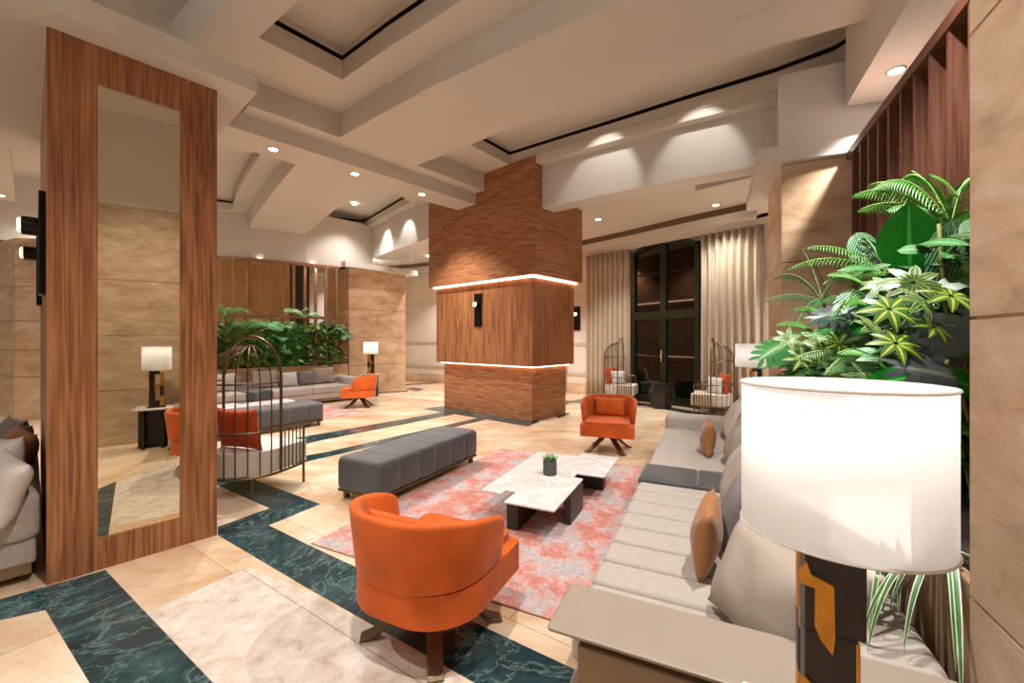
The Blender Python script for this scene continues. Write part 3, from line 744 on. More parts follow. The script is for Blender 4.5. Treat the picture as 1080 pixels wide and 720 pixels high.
def monstera(base, d, up, L_, w, lobes=5):
    d = Vector(d).normalized(); up = Vector(up); up = (up-d*up.dot(d)).normalized(); s = d.cross(up); parts = []
    def pt(f, g): # g across, heart shaped base
        return Vector(base)+d*L_*f+s*g*w-up*(.3*L_*f*f)*.6-up*abs(g)**1.5*w*.35
    for sg in (-1, 1):
        core = []; vs, fs, uv = [], [], []
        for i in range(lobes*4+1):
            f = i/(lobes*4); ww = math.sin(pi*(f*.9+.08)**.8)**.7
            vs += [pt(f, 0), pt(f-.02, sg*ww*.28)]; uv += [(.5, f), (.5+sg*.14, f)]
        for i in range(lobes*4): fs.append((2*i, 2*i+1, 2*i+3, 2*i+2))
        parts.append((vs, fs, uv))
        for l in range(lobes):
            f0 = l/lobes+.004; f1 = (l+1)/lobes-.006; vs, fs, uv = [], [], []
            for j in range(6):
                g = j/5; k = .5-.5*math.cos(min(1, g*1.0)*pi)*1.0; sh = .22*g-.20*(1-f0)*g
                for t in (0, .5, 1):
                    f = f0+(f1-f0)*t; fm = (f0+f1)/2; f = fm+(f-fm)*(1.0+.25*g if j < 4 else (.95 if j == 4 else .45)); ww = math.sin(pi*(fm*.9+.08)**.8)**.7
                    vs.append(pt(f+sh-.02, sg*ww*(.27+.73*g))); uv.append((.5+sg*(.14+.36*g), f))
            for j in range(5):
                for t in range(2): a = j*3+t; fs.append((a, a+1, a+4, a+3))
            parts.append((vs, fs, uv))
    return join3(parts)
def palmate(c, up, r, n=8, w=.2, droop=.35, rot=0):
    up = Vector(up).normalized(); a = up.cross(Vector((.3, .9, .1))).normalized(); b_ = up.cross(a); parts = []
    for i in range(n):
        an = rot+2*pi*i/n; d = a*math.cos(an)+b_*math.sin(an); parts.append(blade(Vector(c)+d*r*.08, d+up*.25, up, r*random.uniform(.85, 1.1), r*w, 6, 4, .1, droop, .8))
    return join3(parts)
def lm(name, dat, mat, parent=None): 
    o = mesh(name, dat[0], dat[1], mat, parent, smooth=True, uvs=dat[2]); return o

def potted(loc, label, seed):
    e = empty('potted_succulent', loc, 0, label, 'potted plant', 'small potted plants on coffee tables')
    mesh('pot', *lathe([(.056, 0), (.062, .004), (.062, .13), (.054, .13), (.052, .115)], 24), M['pot'], e, smooth=False, bevel=0)
    rnd = random.Random(seed); parts = []
    for i in range(60):
        a = rnd.uniform(0, 2*pi); r = rnd.uniform(0, .04); parts.append(leaf_strap((r*math.cos(a), r*math.sin(a), .11), (math.cos(a)*.6, math.sin(a)*.6, 1.2), rnd.uniform(.05, .09), .009, .8, 4))
    lm('foliage', join3(parts), M['palm'], e); return e
potted(W(580, 500, .27)+Vector((0, 0, .0)), 'small succulent in a grey cylinder pot on the marble coffee table', 3)
potted(W(271, 422.5, .27), 'small plant in grey pot on the far coffee table seen through the birdcage chair', 4)

# ---------------------------------------------------------------- swivel armchairs
def outline(hw, yb, yf, rb, rf, k=8):
    pts = []
    for cx, cy, a0, r in ((hw-rf, yf-rf, 0, rf), (-hw+rf, yf-rf, pi/2, rf), (-hw+rb, yb+rb, pi, rb), (hw-rb, yb+rb, 1.5*pi, rb)):
        for i in range(k+1): a = a0+pi/2*i/k; pts.append((cx+r*math.cos(a), cy+r*math.sin(a)))
    return pts
def swivel():
    e = empty('swivel_armchair', (0, 0, 0), 0, 'x', 'armchair', 'orange velvet swivel armchairs')
    def solid(name, hw, yb, yf, rb, rf, z0, z1, bev, mat):
        o = prism(name, outline(hw, yb, yf, rb, rf), z0, z1, mat, e, bevel=bev, seg=4); return o
    solid('seat_base', .345, -.34, .35, .27, .04, .235, .385, .025, M['orange'])
    # shell
    path = []; hw, yb, r = .325, -.335, .28
    for i in range(8): path.append((-hw-.0, .12-i*(.12-(yb+r))/8, i*.5/8))
    for i in range(17):
        a = pi+pi/2*i/16
        path.append((-hw+r+r*math.cos(a), yb+r+r*math.sin(a), 0))
    L1 = path[-1]
    for i in range(1, 4): path.append((L1[0]+(-2*L1[0])*i/4, yb, 0))
    for q in list(path[:25])[::-1]: path.append((-q[0], q[1], 0))
    n = len(path); vs, fs = [], []; k = 16
    for i, q in enumerate(path):
        f = i/(n-1); ed = min(f, 1-f)*2
        a = path[max(0, i-1)]; c = path[min(n-1, i+1)]; t = Vector((c[0]-a[0], c[1]-a[1], 0)).normalized(); nr = Vector((t.y, -t.x, 0))  # outward
        top = .615+.095*min(1, max(0, (ed-.06)/.55))**.8
        th = .052
        if ed < .1: s_ = math.sqrt(max(.02, 1-(1-ed/.1)**2)); th *= .35+.65*s_; top = .40+(top-.40)*(.75+.25*s_)
        if nr.dot(Vector((q[0], q[1]+.05, 0))) < 0: nr = -nr
        for (w_, z) in rrect(-th/2, th/2, .385, top, th*.45, 3):
            fl = (z-.385)/(.33)*.035
            vs.append((q[0]+nr.x*(w_+fl), q[1]+nr.y*(w_+fl), z))
    for i in range(n-1):
        for j in range(k): fs.append((i*k+j, i*k+(j+1) % k, (i+1)*k+(j+1) % k, (i+1)*k+j))
    fs.append(tuple(range(k))); fs.append(tuple(range((n-1)*k, n*k)))
    mesh('back_shell', vs, fs, M['orange'], e, smooth=True)
    o = prism('seat_cushion', outline(.285, -.28, .345, .2, .04), .36, .425, M['orange'], e, bevel=.025, seg=4)
    pillow('lumbar_cushion', .44, .27, .11, M['orange'], Vector((0, -.19, .42)), pi/2, .22, None, parent=e, seed=5)
    mesh('swivel_post', *lathe([(.035, .2), (.035, .24)], 14), M['bronze'], e)
    hub = mesh('swivel_hub', *lathe([(.05, .185), (.05, .215)], 16), M['bronze'], e)
    for i in range(4):
        a = math.radians(38+90*i); d = Vector((math.cos(a), math.sin(a), 0)); s = Vector((-d.y, d.x, 0))
        prof = [(.0, .20, .235), (.06, .175, .225), (.30, .004, .03), (.36, .0, .012)]
        vs, fs = [], []
        for r_, z0, z1 in prof:
            for sg in (-1, 1):
                for z in (z0, z1): vs.append(d*r_+s*sg*.036+Vector((0, 0, z)))
        for q in range(3):
            A = q*4; B_ = A+4; fs += [(A, A+1, B_+1, B_), (A+2, B_+2, B_+3, A+3), (A+1, A+3, B_+3, B_+1), (A, B_, B_+2, A+2)]
        fs += [(0, 2, 3, 1), (12, 13, 15, 14)]
        mesh('foot_blade', vs, fs, M['bronze'], hub, bevel=.003, seg=1)
    return e
s0 = swivel()
def fa(d): return math.atan2(d[1], d[0])-pi/2      # rotation that turns local +y to d
s0.location = (-.41, 2.17, 0); s0.rotation_euler.z = fa((.43, .90)); s0['label'] = 'orange velvet swivel armchair in the foreground seen from behind'
s1 = copy_tree(s0); s1.location = (1.32, 5.70, 0); s1.rotation_euler.z = fa((-.30, -.95)); s1['label'] = 'orange swivel armchair facing us beyond the marble coffee table'
s2 = copy_tree(s0); s2.location = (-3.42, 9.35, 0); s2.rotation_euler.z = fa((-.95, -.25)); s2['label'] = 'small far orange swivel armchair in side view beside the far sofa'
s0.location.z = .0; s1.location.z = .0

# ---------------------------------------------------------------- birdcage chairs
def cage(label):
    e = empty('birdcage_chair', (0, 0, 0), 0, label, 'chair', 'bronze birdcage chairs')
    R = .375; yf = .30
    def ring(z, upto=None, full=True):
        pts = []
        if full: pts.append((-R+.01, yf, z))
        for i in range(25):
            a = pi+pi*i/24; pts.append((R*math.cos(a), R*1.03*math.sin(a), z))
        if full: pts.append((R-.01, yf, z))
        return pts
    mesh('base_ring', *tube(ring(.2)+[(0, yf+.03, .2)], .013, 6, True), M['cage'], e)
    mesh('arm_rail', *tube(ring(.62), .012, 6), M['cage'], e)
    mesh('mid_ring', *tube(ring(1.08, full=False), .009, 6), M['cage'], e)
    # hoop, the taller opening frame
    pts = [(-R, 0, .2), (-R, 0, .6), (-R, 0, 1.1)]+[(R*math.cos(pi-pi*i/20), 0, 1.12+.41*math.sin(pi*i/20)) for i in range(21)]+[(R, 0, 1.1), (R, 0, .6), (R, 0, .2)]
    mesh('hoop', *tube(pts, .014, 8), M['cage'], e)
    for i in range(1, 12):
        a = pi+pi*i/12; x, y = R*math.cos(a), R*1.03*math.sin(a); pts = [(x, y, .2), (x, y, .6), (x, y, 1.08)]
        for q in range(1, 9):
            t = q/8*pi/2*.94; pts.append((x*math.cos(t), y*math.cos(t)-.01*math.sin(t), 1.08+.36*math.sin(t)))
        mesh('rib', *tube(pts, .0065, 5), M['cage'], e)
    mesh('crown_ring', *tube([(.05*math.cos(2*pi*i/12), .05*math.sin(2*pi*i/12)-.05, 1.435) for i in range(12)], .007, 5, True), M['cage'], e)
    for sg in (-1, 1):
        for i in range(1, 7):
            y = yf*i/6*1.0; mesh('arm_bar', *tube([(sg*(R-.01*i/6), y, .2), (sg*(R-.01*i/6), y, .62)], .0065 if i < 6 else .012, 6), M['cage'], e)
        for (x, y) in ((sg*.29, -.25), (sg*(R-.01), yf)):
            mesh('leg', *tube([(x, y, .2), (x, y, 0)], .013, 6), M['cage'], e)
    seat = [(R*.93*math.cos(pi+pi*i/16), R*.95*math.sin(pi+pi*i/16)) for i in range(17)]+[(R*.93, yf+.06), (-R*.93, yf+.06)]
    prism('seat_cushion', seat, .21, .43, M['cushion'], e, bevel=.035, seg=4)
    return e
c0 = cage('bronze birdcage chair seen from behind, right of the mirror column'); c0.location = (-2.64, 4.23, 0); c0.rotation_euler.z = fa((.29, .96))
c1 = copy_tree(c0); c1.location = (2.60, 10.0, 0); c1.rotation_euler.z = fa((.90, -.42)); c1['label'] = 'birdcage chair in front of the curtain left of the arched door'
c2 = copy_tree(c0); c2.location = (4.02, 8.36, 0); c2.rotation_euler.z = fa((-.85, .50)); c2['label'] = 'birdcage chair in front of the curtain right of the arched door'
def inchair(c, x, y, z): 
    a = c.rotation_euler.z; return Vector((c.location.x+x*math.cos(a)-y*math.sin(a), c.location.y+x*math.sin(a)+y*math.cos(a), z))
pillow('throw_cushion', .54, .42, .15, M['orange_dark'], inchair(c0, .02, -.13, .425), c0.rotation_euler.z+pi/2, .15, 'burnt orange cushion inside the foreground birdcage chair', seed=2)
pillow('throw_cushion', .46, .42, .13, M['orange_dark'], inchair(c1, .0, -.17, .425), c1.rotation_euler.z+pi/2-.5, .15, 'orange cushion at the back of the birdcage chair left of the door', seed=3)
pillow('throw_cushion', .38, .34, .11, M['pil_white'], inchair(c1, .06, -.02, .425), c1.rotation_euler.z+pi/2-.9, .2, 'white cushion in the birdcage chair left of the door', seed=4)
pillow('throw_cushion', .46, .42, .13, M['orange_dark'], inchair(c2, .0, -.17, .425), c2.rotation_euler.z+pi/2+.5, .15, 'orange cushion at the back of the birdcage chair right of the door', seed=6)
pillow('throw_cushion', .38, .34, .11, M['pil_white'], inchair(c2, -.06, -.02, .425), c2.rotation_euler.z+pi/2+.9, .2, 'white cushion in the birdcage chair right of the door', seed=7)
# dark faceted side table between them
st = W(697, 430)
e = empty('faceted_side_table', (st.x, st.y, 0), 0, 'dark faceted side table in front of the arched door', 'side table')
hexb = [(.27*math.cos(pi/6+pi/3*i), .27*math.sin(pi/6+pi/3*i)) for i in range(6)]
vs = [(x*.8, y*.8, 0) for x, y in hexb]+[(x*1.0, y*1.0, .34) for x, y in hexb]+[(x*.72, y*.72, .52) for x, y in hexb]
fs = [tuple(range(6)), tuple(range(12, 18))]+[(k*6+i, k*6+(i+1) % 6, (k+1)*6+(i+1) % 6, (k+1)*6+i) for k in range(2) for i in range(6)]
mesh('faceted_body', vs, fs, M['blackish'], e)
mesh('top_plate', *prismvf([(x*.75, y*.75) for x, y in hexb], .52, .535), M['blackish'], e)

# ---------------------------------------------------------------- sofas
def sofa(loc, rz, label, L_, segs, arms, insert, depth=1.12, back=.3):
    e = empty('sofa', loc, rz, label, 'sofa', 'long beige lounge sofas')
    # local x = towards the back, y = along
    box('plinth', (.06, depth-.04, .03, L_-.03, .05, .12), M['leather_dark'], e)
    for yy in (.12, L_/2, L_-.2):
        for xx in (.1, depth-.2): box('leg', (xx, xx+.09, yy, yy+.09, 0, .06), M['bronze'], e)
    box('seat_base', (.03, depth-.02, .02, L_-.02, .11, .27), M['sofa'], e, bevel=.02, seg=3)
    for (y0, y1, seams) in segs:
        if seams:
            cuts = [y0]+[q for q in seams]+[y1]
            for c0_, c1_ in zip(cuts, cuts[1:]): loft('seat_channel', 0, depth-.26, c0_+.0045, c1_-.0045, .24, .404, [], M['sofa'], e, r=.03, er=.03)
        else: loft('seat_cushion', 0, depth-.26, y0, y1, .24, .405, seams, M['sofa'], e, r=.035, groove=.036, gw=.007, er=.03)
    if insert:
        for x0, x1 in ((-.01, (depth-.28)/2-.01), ((depth-.28)/2-.01, depth-.28)): loft('dark_insert', x0, x1, insert[0], insert[1], .22, .425, [], M['velvet'], e, r=.025, er=.025)
    if insert: 
        pass
    bs_ = []; y = .30
    while y < L_-.3: bs_.append(y); y += .42
    loft('backrest', depth-back, depth, .25 if arms[0] else 0, L_-.25 if arms[1] else L_, .26, .555, bs_, M['sofa'], e, r=.05, groove=.012, gw=.012)
    if arms[0]:
        arm = loft('armrest', .10, depth, .05, .25, .1, .50, [], M['sofa'], e, r=.02)
        # broad leather-covered shelf arm, flared to the front
        prof = [(-.02, .552), (.27, .552), (.27, .50), (.10, .47), (.0, .53)]
        vs = []; fs = []
        for x in (-.0, depth): vs += [(x, a, b_) for a, b_ in prof]
        n = len(prof); fs = [tuple(range(n)), tuple(range(n, 2*n))]+[(i, (i+1) % n, (i+1) % n+n, i+n) for i in range(n)]
        mesh('arm_cap', vs, fs, M['leather'], arm, bevel=.012, seg=3)
        box('arm_side_panel', (.10, depth-.02, .015, .05, .06, .50), M['leather_dark'], arm, bevel=.006, seg=2)
    if arms[1]: loft('armrest', -.0, depth, L_-.30, L_, .1, .56, [L_-.15] if False else [], M['sofa'], e, r=.05)
    return e
chs = [.565, .78, .995, 1.21, 1.425, 1.64, 1.85]
sofa(O, -TH, 'long beige sofa with channelled seat running along the right hand planter', 4.5,
     [(.25, 2.05, chs), (2.49, 3.28, []), (3.28, 4.22, [])], (True, True), (2.05, 2.49))
# left far sofa: local x = lb, y = -lv
sofa(LS0, math.atan2(lb.y, lb.x), 'far beige sofa below the left planting', 4.2,
     [(.25, 1.15, []), (1.15, 2.0, []), (2.5, 4.0, [])], (False, True), (2.0, 2.5), depth=1.0)
loft('armrest', 0, 1.0, 0.0, .25, .1, .58, [], M['sofa'], bpy.data.objects['sofa.001'], r=.05)
# sofa behind the mirror column
c3 = MC(-.02, .12); rz3 = math.atan2(ca.y, ca.x)   # local x = ca (towards the column), y = cb
sofa(c3-ca*1.02, rz3, 'beige sofa end with stacked pillows at the left edge beside the mirror column', 2.2, [(.0, 1.1, []), (1.1, 2.2, [])], (False, False), None, depth=1.02, back=.22)

# pillows on the right sofa: (a, b, bottom z)
def fdir(vec): return math.atan2(vec.y, vec.x)
def sp(name, a, b_, z, w, h, t, mat, facev, tilt, label, roll=0, seed=0): return pillow(name, w, h, t, mat, AB(a, b_, z), fdir(facev), tilt, label, roll=roll, seed=seed)
sp('throw_cushion', .42, .62, .40, .46, .40, .21, M['pil_beige'], -v-u*.8, .34, 'large taupe cushion nearest the foreground lamp on the right sofa', .1, 11)
sp('throw_cushion', .93, .46, .40, .38, .33, .13, M['pil_brown'], -v+u*.05, .12, 'caramel brown cushion on the channelled seat of the right sofa', .05, 12)
sp('throw_cushion', 1.20, .56, .40, .44, .42, .15, M['pil_grey'], -v, .35, 'slate grey cushion leaning behind the nearer brown cushion', 0, 13)
sp('throw_cushion', 1.72, .60, .40, .52, .46, .20, M['pil_beige'], -v-u*.15, .4, 'taupe cushion beside the dark grey sofa insert', .05, 14)
sp('throw_cushion', 2.78, .66, .40, .52, .46, .20, M['pil_beige'], -v-u*.1, .38, 'taupe cushion in front of the farther sofa seat, beyond the dark insert', 0, 15)
sp('throw_cushion', 3.10, .47, .40, .36, .33, .13, M['pil_brown'], -v-u*.1, .1, 'smaller looking caramel brown cushion on the far seat of the right sofa', 0, 16)
sp('throw_cushion', 3.45, .72, .40, .46, .44, .15, M['pil_grey'], -v, .35, 'grey cushion behind the farther brown cushion', 0, 17)
sp('throw_cushion', 3.85, .66, .40, .50, .46, .17, M['pil_light'], -v-u*.2, .4, 'light grey cushion at the far arm of the right sofa', .1, 18)
sp('throw_cushion', .62, .86, .47, .40, .30, .16, M['pil_light'], -v, .5, 'pale cushion tucked behind the large taupe cushion by the lamp', 0, 19)
# pillows far left sofa  (a measured to the left from the right end)
for i, (a, d, w_, h_, mt, lab) in enumerate((
    (.60, .62, .56, .42, 'pil_beige', 'beige cushion at the right end of the far sofa'),
    (1.03, .56, .42, .36, 'pil_grey', 'dark grey cushion second from the right on the far sofa'),
    (1.45, .56, .42, .36, 'pil_white', 'pale lilac-white cushion third from the right on the far sofa'),
    (1.92, .62, .56, .42, 'pil_beige', 'beige cushion fourth from the right on the far sofa'),
    (2.75, .6, .5, .4, 'pil_light', 'light cushion on the far sofa seen through the birdcage bars'),
    (3.2, .56, .42, .36, 'pil_brown', 'tan cushion on the far sofa seen through the birdcage bars'),
    (3.6, .6, .5, .4, 'pil_grey', 'grey cushion on the far sofa near the mirror column'))):
    pillow('throw_cushion', w_, h_, .16, M[mt], LS(a, d, .40), fdir(-lb), .25, lab, seed=30+i)
# pillows on the sofa behind the mirror column
for i, (a, d, w_, h_, t_, mt, lab, rl) in enumerate((
    (-.24, .16, .48, .40, .18, 'pil_light', 'large cream cushion nearest at the left edge of the picture', .1),
    (-.28, .56, .50, .46, .2, 'pil_light', 'cream cushion second from the front at the left edge', -.1),
    (-.22, .95, .48, .46, .17, 'pil_brown', 'tan cushion third in the stack at the left edge', .1),
    (-.24, 1.25, .50, .46, .17, 'pil_grey', 'grey cushion fourth in the stack at the left edge', 0),
    (-.42, 1.15, .42, .36, .15, 'orange_dark', 'orange cushion peeking out at the left edge', 0),
    (-.50, 1.0, .42, .34, .15, 'pil_grey', 'dark grey cushion in front of the orange one at the left edge', 0),
    (-.26, 1.75, .50, .44, .17, 'pil_grey', 'grey cushion farthest back on the sofa at the left edge', 0))):
    q = MC(a, d+.05); q.z = .40
    pillow('throw_cushion', w_, h_, t_, M[mt], q, fdir(-ca-cb*.25), .3, lab, roll=rl, seed=50+i)

# ---------------------------------------------------------------- side tables and table lamps
def side_table(loc, rz, label, zt=.556):
    e = empty('side_table', loc, rz, label, 'side table', 'side tables with crossed dark legs')
    prism('table_top', [(-.19, -.21), (.19, -.21), (.19, .12), (.13, .21), (-.19, .21)], zt-.022, zt, M['marble'], e, bevel=.004)
    box('crossed_leg', (-.015, .015, -.17, .17, 0, zt-.022), M['blackish'], e); box('crossed_leg', (-.15, .15, -.12, -.09, 0, zt-.022), M['blackish'], e)
    box('crossed_leg', (-.15, .15, .09, .12, 0, zt-.022), M['blackish'], e)
    return e
def table_lamp(loc, rz, label, energy=14, a=.25, b_=.18, bx=0):
    e = empty('table_lamp', loc, rz, label, 'table lamp', 'table lamps with oval white shades')
    k = 48; z0, z1 = .52, .845; vs, fs = [], []
    for (s_, z) in ((1, z0), (1, z1), (.985, z1), (.985, z0)):
        for j in range(k): an = 2*pi*j/k; vs.append((b_*s_*math.cos(an), a*s_*math.sin(an), z))
    for i in range(4):
        for j in range(k): fs.append((i*k+j, i*k+(j+1) % k, ((i+1) % 4)*k+(j+1) % k, ((i+1) % 4)*k+j))
    shd = mesh('lamp_shade', vs, fs, M['shade'], e, smooth=False)
    for p in shd.data.polygons: p.use_smooth = True
    for zz in (z0, z1-.004):
        mesh('shade_trim', *tube([(b_*1.004*math.cos(2*pi*j/k), a*1.004*math.sin(2*pi*j/k), zz+.002) for j in range(k)], .003, 5, True), M['cushion'], shd)
    mesh('bulb', *lathe([(.004, .60), (.03, .62), (.036, .66), (.03, .70), (.004, .72)], 14), M['bulb'], e, smooth=True)
    mesh('socket', *tube([(0, 0, .49), (0, 0, .61)], .014, 8), M['bronze'], e)
    # frame body of black and gold blocks, open like a ladder
    def bb(nm, b6, mt): box(nm, (b6[0]+bx, b6[1]+bx)+tuple(b6[2:]), M[mt], e, bevel=.003, seg=2)
    bb('foot_plate', (-.06, .06, -.1, .1, 0, .018), 'blackish')
    bb('black_block', (-.052, .052, -.075, -.02, .33, .505), 'lampblack')
    bb('black_block', (-.052, .034, -.075, -.02, .018, .33), 'lampblack')
    bb('gold_block', (.034, .042, -.075, -.02, .018, .325), 'gold')
    bb('gold_block', (-.045, .045, .04, .075, .30, .505), 'gold'); bb('black_block', (-.045, .045, .04, .075, .16, .30), 'lampblack')
    bb('gold_block', (-.045, .045, .04, .075, .018, .16), 'gold')
    bb('gold_block', (-.045, .045, -.02, .04, .27, .32), 'gold'); bb('black_block', (-.045, .045, -.02, .04, .46, .505), 'lampblack')
    bb('black_block', (-.045, .045, -.02, .03, .018, .09), 'lampblack')
    for pts in ([(-.062, .455), (-.05, .475), (-.042, .45), (-.004, .435), (-.002, .33), (-.006, .295), (-.026, .32), (-.036, .345), (-.036, .425), (-.06, .43)], [(-.060, .235), (-.01, .205), (.0, .02), (-.058, .02)]):
        n_ = len(pts); vs = [(x+bx, y, z) for y in (-.084, -.0745) for x, z in pts]; tri = tessellate_polygon([[Vector((x, z, 0)) for x, z in pts]])
        fs = [tuple(t) for t in tri]+[tuple(q+n_ for q in t) for t in tri]+[(q, (q+1) % n_, (q+1) % n_+n_, q+n_) for q in range(n_)]
        mesh('gold_inlay', vs, fs, M['gold'], e)
    l = lamp_light('lamp_bulb_light', 'POINT', (0, 0, .66), energy, (1, 1, 1), .05); l.parent = e; l.location = (0, 0, .66)
    return e
lc = Vector((.72, .915, 0))
side_table(lc+Vector((0, -.03, 0)), -TH, 'marble-topped side table under the foreground lamp', .556)
table_lamp(Vector((.718, .918, .558)), -TH, 'large foreground table lamp with oval white shade and black and gold base', .6, .162, .187, -.022)
l2 = Vector(((797-540)/440*5.75, 5.75, 0))
side_table(l2, -TH, 'small side table beyond the far arm of the right sofa', .60)
table_lamp(l2+Vector((0, 0, .602)), -TH+pi/2.2, 'table lamp with white shade beyond the right sofa, half hidden by the foreground lamp', 9)
l3 = W(391, 409.5); l3 = Vector((-3.95, 11.1, 0)); l3.x = (391-540)/440*11.1
side_table(l3, math.atan2(lv.y, lv.x), 'side table beside the far left stone pier', .60)
table_lamp(l3+Vector((0, 0, .602)), math.atan2(lv.y, lv.x)+pi/2, 'small lit table lamp by the far stone pier above the far orange chair', 9, .2, .14)

# ---------------------------------------------------------------- plants, right hand planter
def plant(name, label, parts, group='plants in the right hand planter', cat='plant'):
    e = empty(name, (parts[0][1][0][0][0], parts[0][1][0][0][1], .8), 0, label, cat, group)
    inv = Matrix.Translation(-e.location)
    for nm, dat, mat in parts:
        vs = [inv @ Vector(p_) for p_ in dat[0]]; lm(nm, (vs, dat[1], dat[2]), mat, e)
    return e
def stemdat(a, b_, r=.006, bend=.1):
    a, b_ = Vector(a), Vector(b_); pts = [a.lerp(b_, t/6)+Vector((0, 0, 0))+Vector((bend*math.sin(pi*t/6), 0, 0)) for t in range(7)]
    vs, fs = tube(pts, r, 5); return vs, fs, [(.5, .5)]*len(vs)
def RB(a, b_=1.5): return AB(a, b_, .8)
VW = Vector((0, -1, .35))   # general facing of display leaves
# tall fern, top right
base = RB(1.55, 1.6); crown = P3(1003, 238, 2.15)
parts = [('stem', stemdat(base, crown, .014, .03), M['stem'])]
for (px, py, Y, arc) in ((898, 207, 2.45, .10), (915, 196, 2.6, .10), (1035, 178, 1.95, .05), (935, 222, 2.2, .06), (1030, 196, 2.3, .12), (1050, 250, 1.9, .1), (960, 180, 2.7, .06), (920, 200, 2.35, .13), (950, 190, 2.4, .12), (905, 222, 2.5, .08), (980, 185, 2.0, .08)):
    parts.append(('frond', frond(crown, P3(px, py, Y), arc, .12, 27, .0062, 1.6), M['fern']))
plant('tall_fern', 'tall fern with arching fronds at the top of the right planting', parts)
# middle ferns
for (cpx, cpy, cY, b_, tips, mt, lab) in (
    (935, 292, 2.6, 2.2, ((850, 262, 2.7, .08), (868, 300, 2.4, .06), (990, 262, 2.2, .1), (830, 285, 2.9, .10), (1000, 300, 2.0, .08), (900, 250, 2.9, .1), (880, 330, 2.3, .05)), 'fern', 'bushy fern in the middle of the right planting below the large dark leaf'),
    (868, 318, 3.3, 3.2, ((806, 318, 3.5, .06), (846, 262, 3.6, .05), (905, 285, 3.0, .1), (838, 345, 3.1, .08), (815, 295, 3.7, .12), (900, 330, 2.9, .08)), 'fernd', 'dark feathery fern reaching left towards the stone pier'),
    (905, 378, 2.5, 2.1, ((845, 352, 2.6, .06), (838, 378, 2.5, .05), (930, 350, 2.2, .06), (870, 395, 2.2, .05), (960, 372, 2.0, .06), (880, 345, 2.7, .06)), 'palm', 'pale green fern low in the right planting just above the lamp shade'),
    (985, 330, 2.0, 1.7, ((930, 318, 2.0, .06), (1030, 300, 1.8, .06), (950, 345, 1.8, .05), (1040, 350, 1.7, .05), (965, 300, 2.2, .08)), 'fernd', 'dark fern at the right side of the planting beside the ribbed leaf')):
    crown = P3(cpx, cpy, cY); parts = [('stem', stemdat(AB(b_, 1.5, .8), crown, .01, .03), M['stem'])]
    for (px, py, Y, arc) in tips: parts.append(('frond', frond(crown, P3(px, py, Y), arc, .10, 26, .0055, 1.3), M[mt]))
    plant('fern', lab, parts)
# large dark round leaf
lb_ = P3(960, 292, 2.02)
plant('broad_leaf_plant', 'single large rounded dark green leaf standing above the right planting', [('stem', stemdat(RB(1.9, 1.6), lb_, .01, 0), M['stem']), ('leaf', blade(lb_, (.0, .05, 1), (-.25, -1, .1), .36, .14, 14, 10, .06, -.05, .85), M['broad'])])
# ribbed leaf at right edge
lb_ = P3(990, 236, 1.85)
plant('ribbed_leaf_plant', 'long ribbed grey-green leaf hanging against the right stone wall', [('stem', stemdat(RB(1.2, 1.6), lb_, .008, -.05), M['stem']), ('leaf', blade(lb_+Vector((.06, 0, .02)), (.25, -.05, -1), (-.35, -1, .2), .62, .15, 16, 10, .1, .05, .7), M['ribbed']), ('leaf', blade(lb_+Vector((.12, 0.2, .0)), (.6, -.05, -.5), (-.35, -1, .2), .5, .13, 16, 10, .1, .05, .7), M['ribbed'])])
# pale leaves
lb_ = P3(900, 305, 2.6)
plant('pale_leaf_plant', 'plant with two pale mint green leaves left of the variegated leaves', [('stem', stemdat(RB(2.3, 1.5), lb_, .008, 0), M['stem']), ('leaf', blade(lb_, (-.08, -.1, -.8), (-.2, -1, .4), .36, .12, 12, 8, .12, .1), M['pale']), ('leaf', blade(P3(903, 245, 2.8), (.3, -.1, -1), (-.2, -1, .4), .3, .10, 12, 8, .12, .1), M['pale']), ('leaf', blade(P3(815, 355, 3.4), (.3, 0, -.6), (-.2, -1, .4), .26, .12, 12, 8, .12, .1), M['pale']), ('leaf', blade(P3(905, 385, 2.0), (.9, 0, -.22), (-.1, -.7, .8), .36, .06, 12, 8, .12, .1), M['pale'])])
lb_ = P3(945, 352, 2.3)
plant('green_leaf_plant', 'glossy bright green leaves in the centre of the right planting', [('stem', stemdat(RB(1.9, 1.5), lb_, .008, 0), M['stem'])]+[('leaf', blade(P3(a, b_, Y), d, (-.2, -.9, .5), L_, w_, 12, 8, .1, .12), M['broad']) for a, b_, Y, d, L_, w_ in (
    (895, 345, 2.4, (1, -.2, -.1), .36, .07), (935, 305, 2.5, (-.35, -.1, -1), .32, .12), (985, 395, 1.75, (-.9, 0, -.1), .30, .06), (990, 398, 1.7, (.9, 0, -.2), .25, .06), (900, 330, 2.7, (-.8, -.1, -.4), .26, .09))])
# slate monstera
parts = [('stem', stemdat(RB(1.5, 1.4), P3(1000, 380, 1.75), .008, 0), M['stem'])]
for (px, py, Y, d, up, L_, w_) in ((1008, 398, 1.6, (-.85, -.1, .22), (-.15, -.9, .5), .235, .105), (1026, 375, 1.75, (-.6, .1, .6), (-.2, -.9, .4), .24, .12), (1030, 372, 1.6, (-.2, -.2, .6), (-.3, -.9, .3), .2, .16), (897, 328, 2.55, (-.8, 0, -.1), (0, -.8, .6), .22, .085)):
    parts.append(('leaf', monstera(P3(px, py, Y), d, up, L_, w_), M['monstera']))
plant('slate_monstera', 'grey-green split-leaf plant directly above the foreground lamp shade', parts)
parts = [('stem', stemdat(RB(3.4, 1.3), P3(835, 365, 3.3), .008, 0), M['stem'])]
for (px, py, Y, d) in ((828, 362, 3.3, (-.75, -.1, -.35)), (850, 392, 2.9, (.5, -.1, -.3))): parts.append(('leaf', monstera(P3(px, py, Y), d, (-.1, -.75, .75), .26, .13), M['monsteral']))
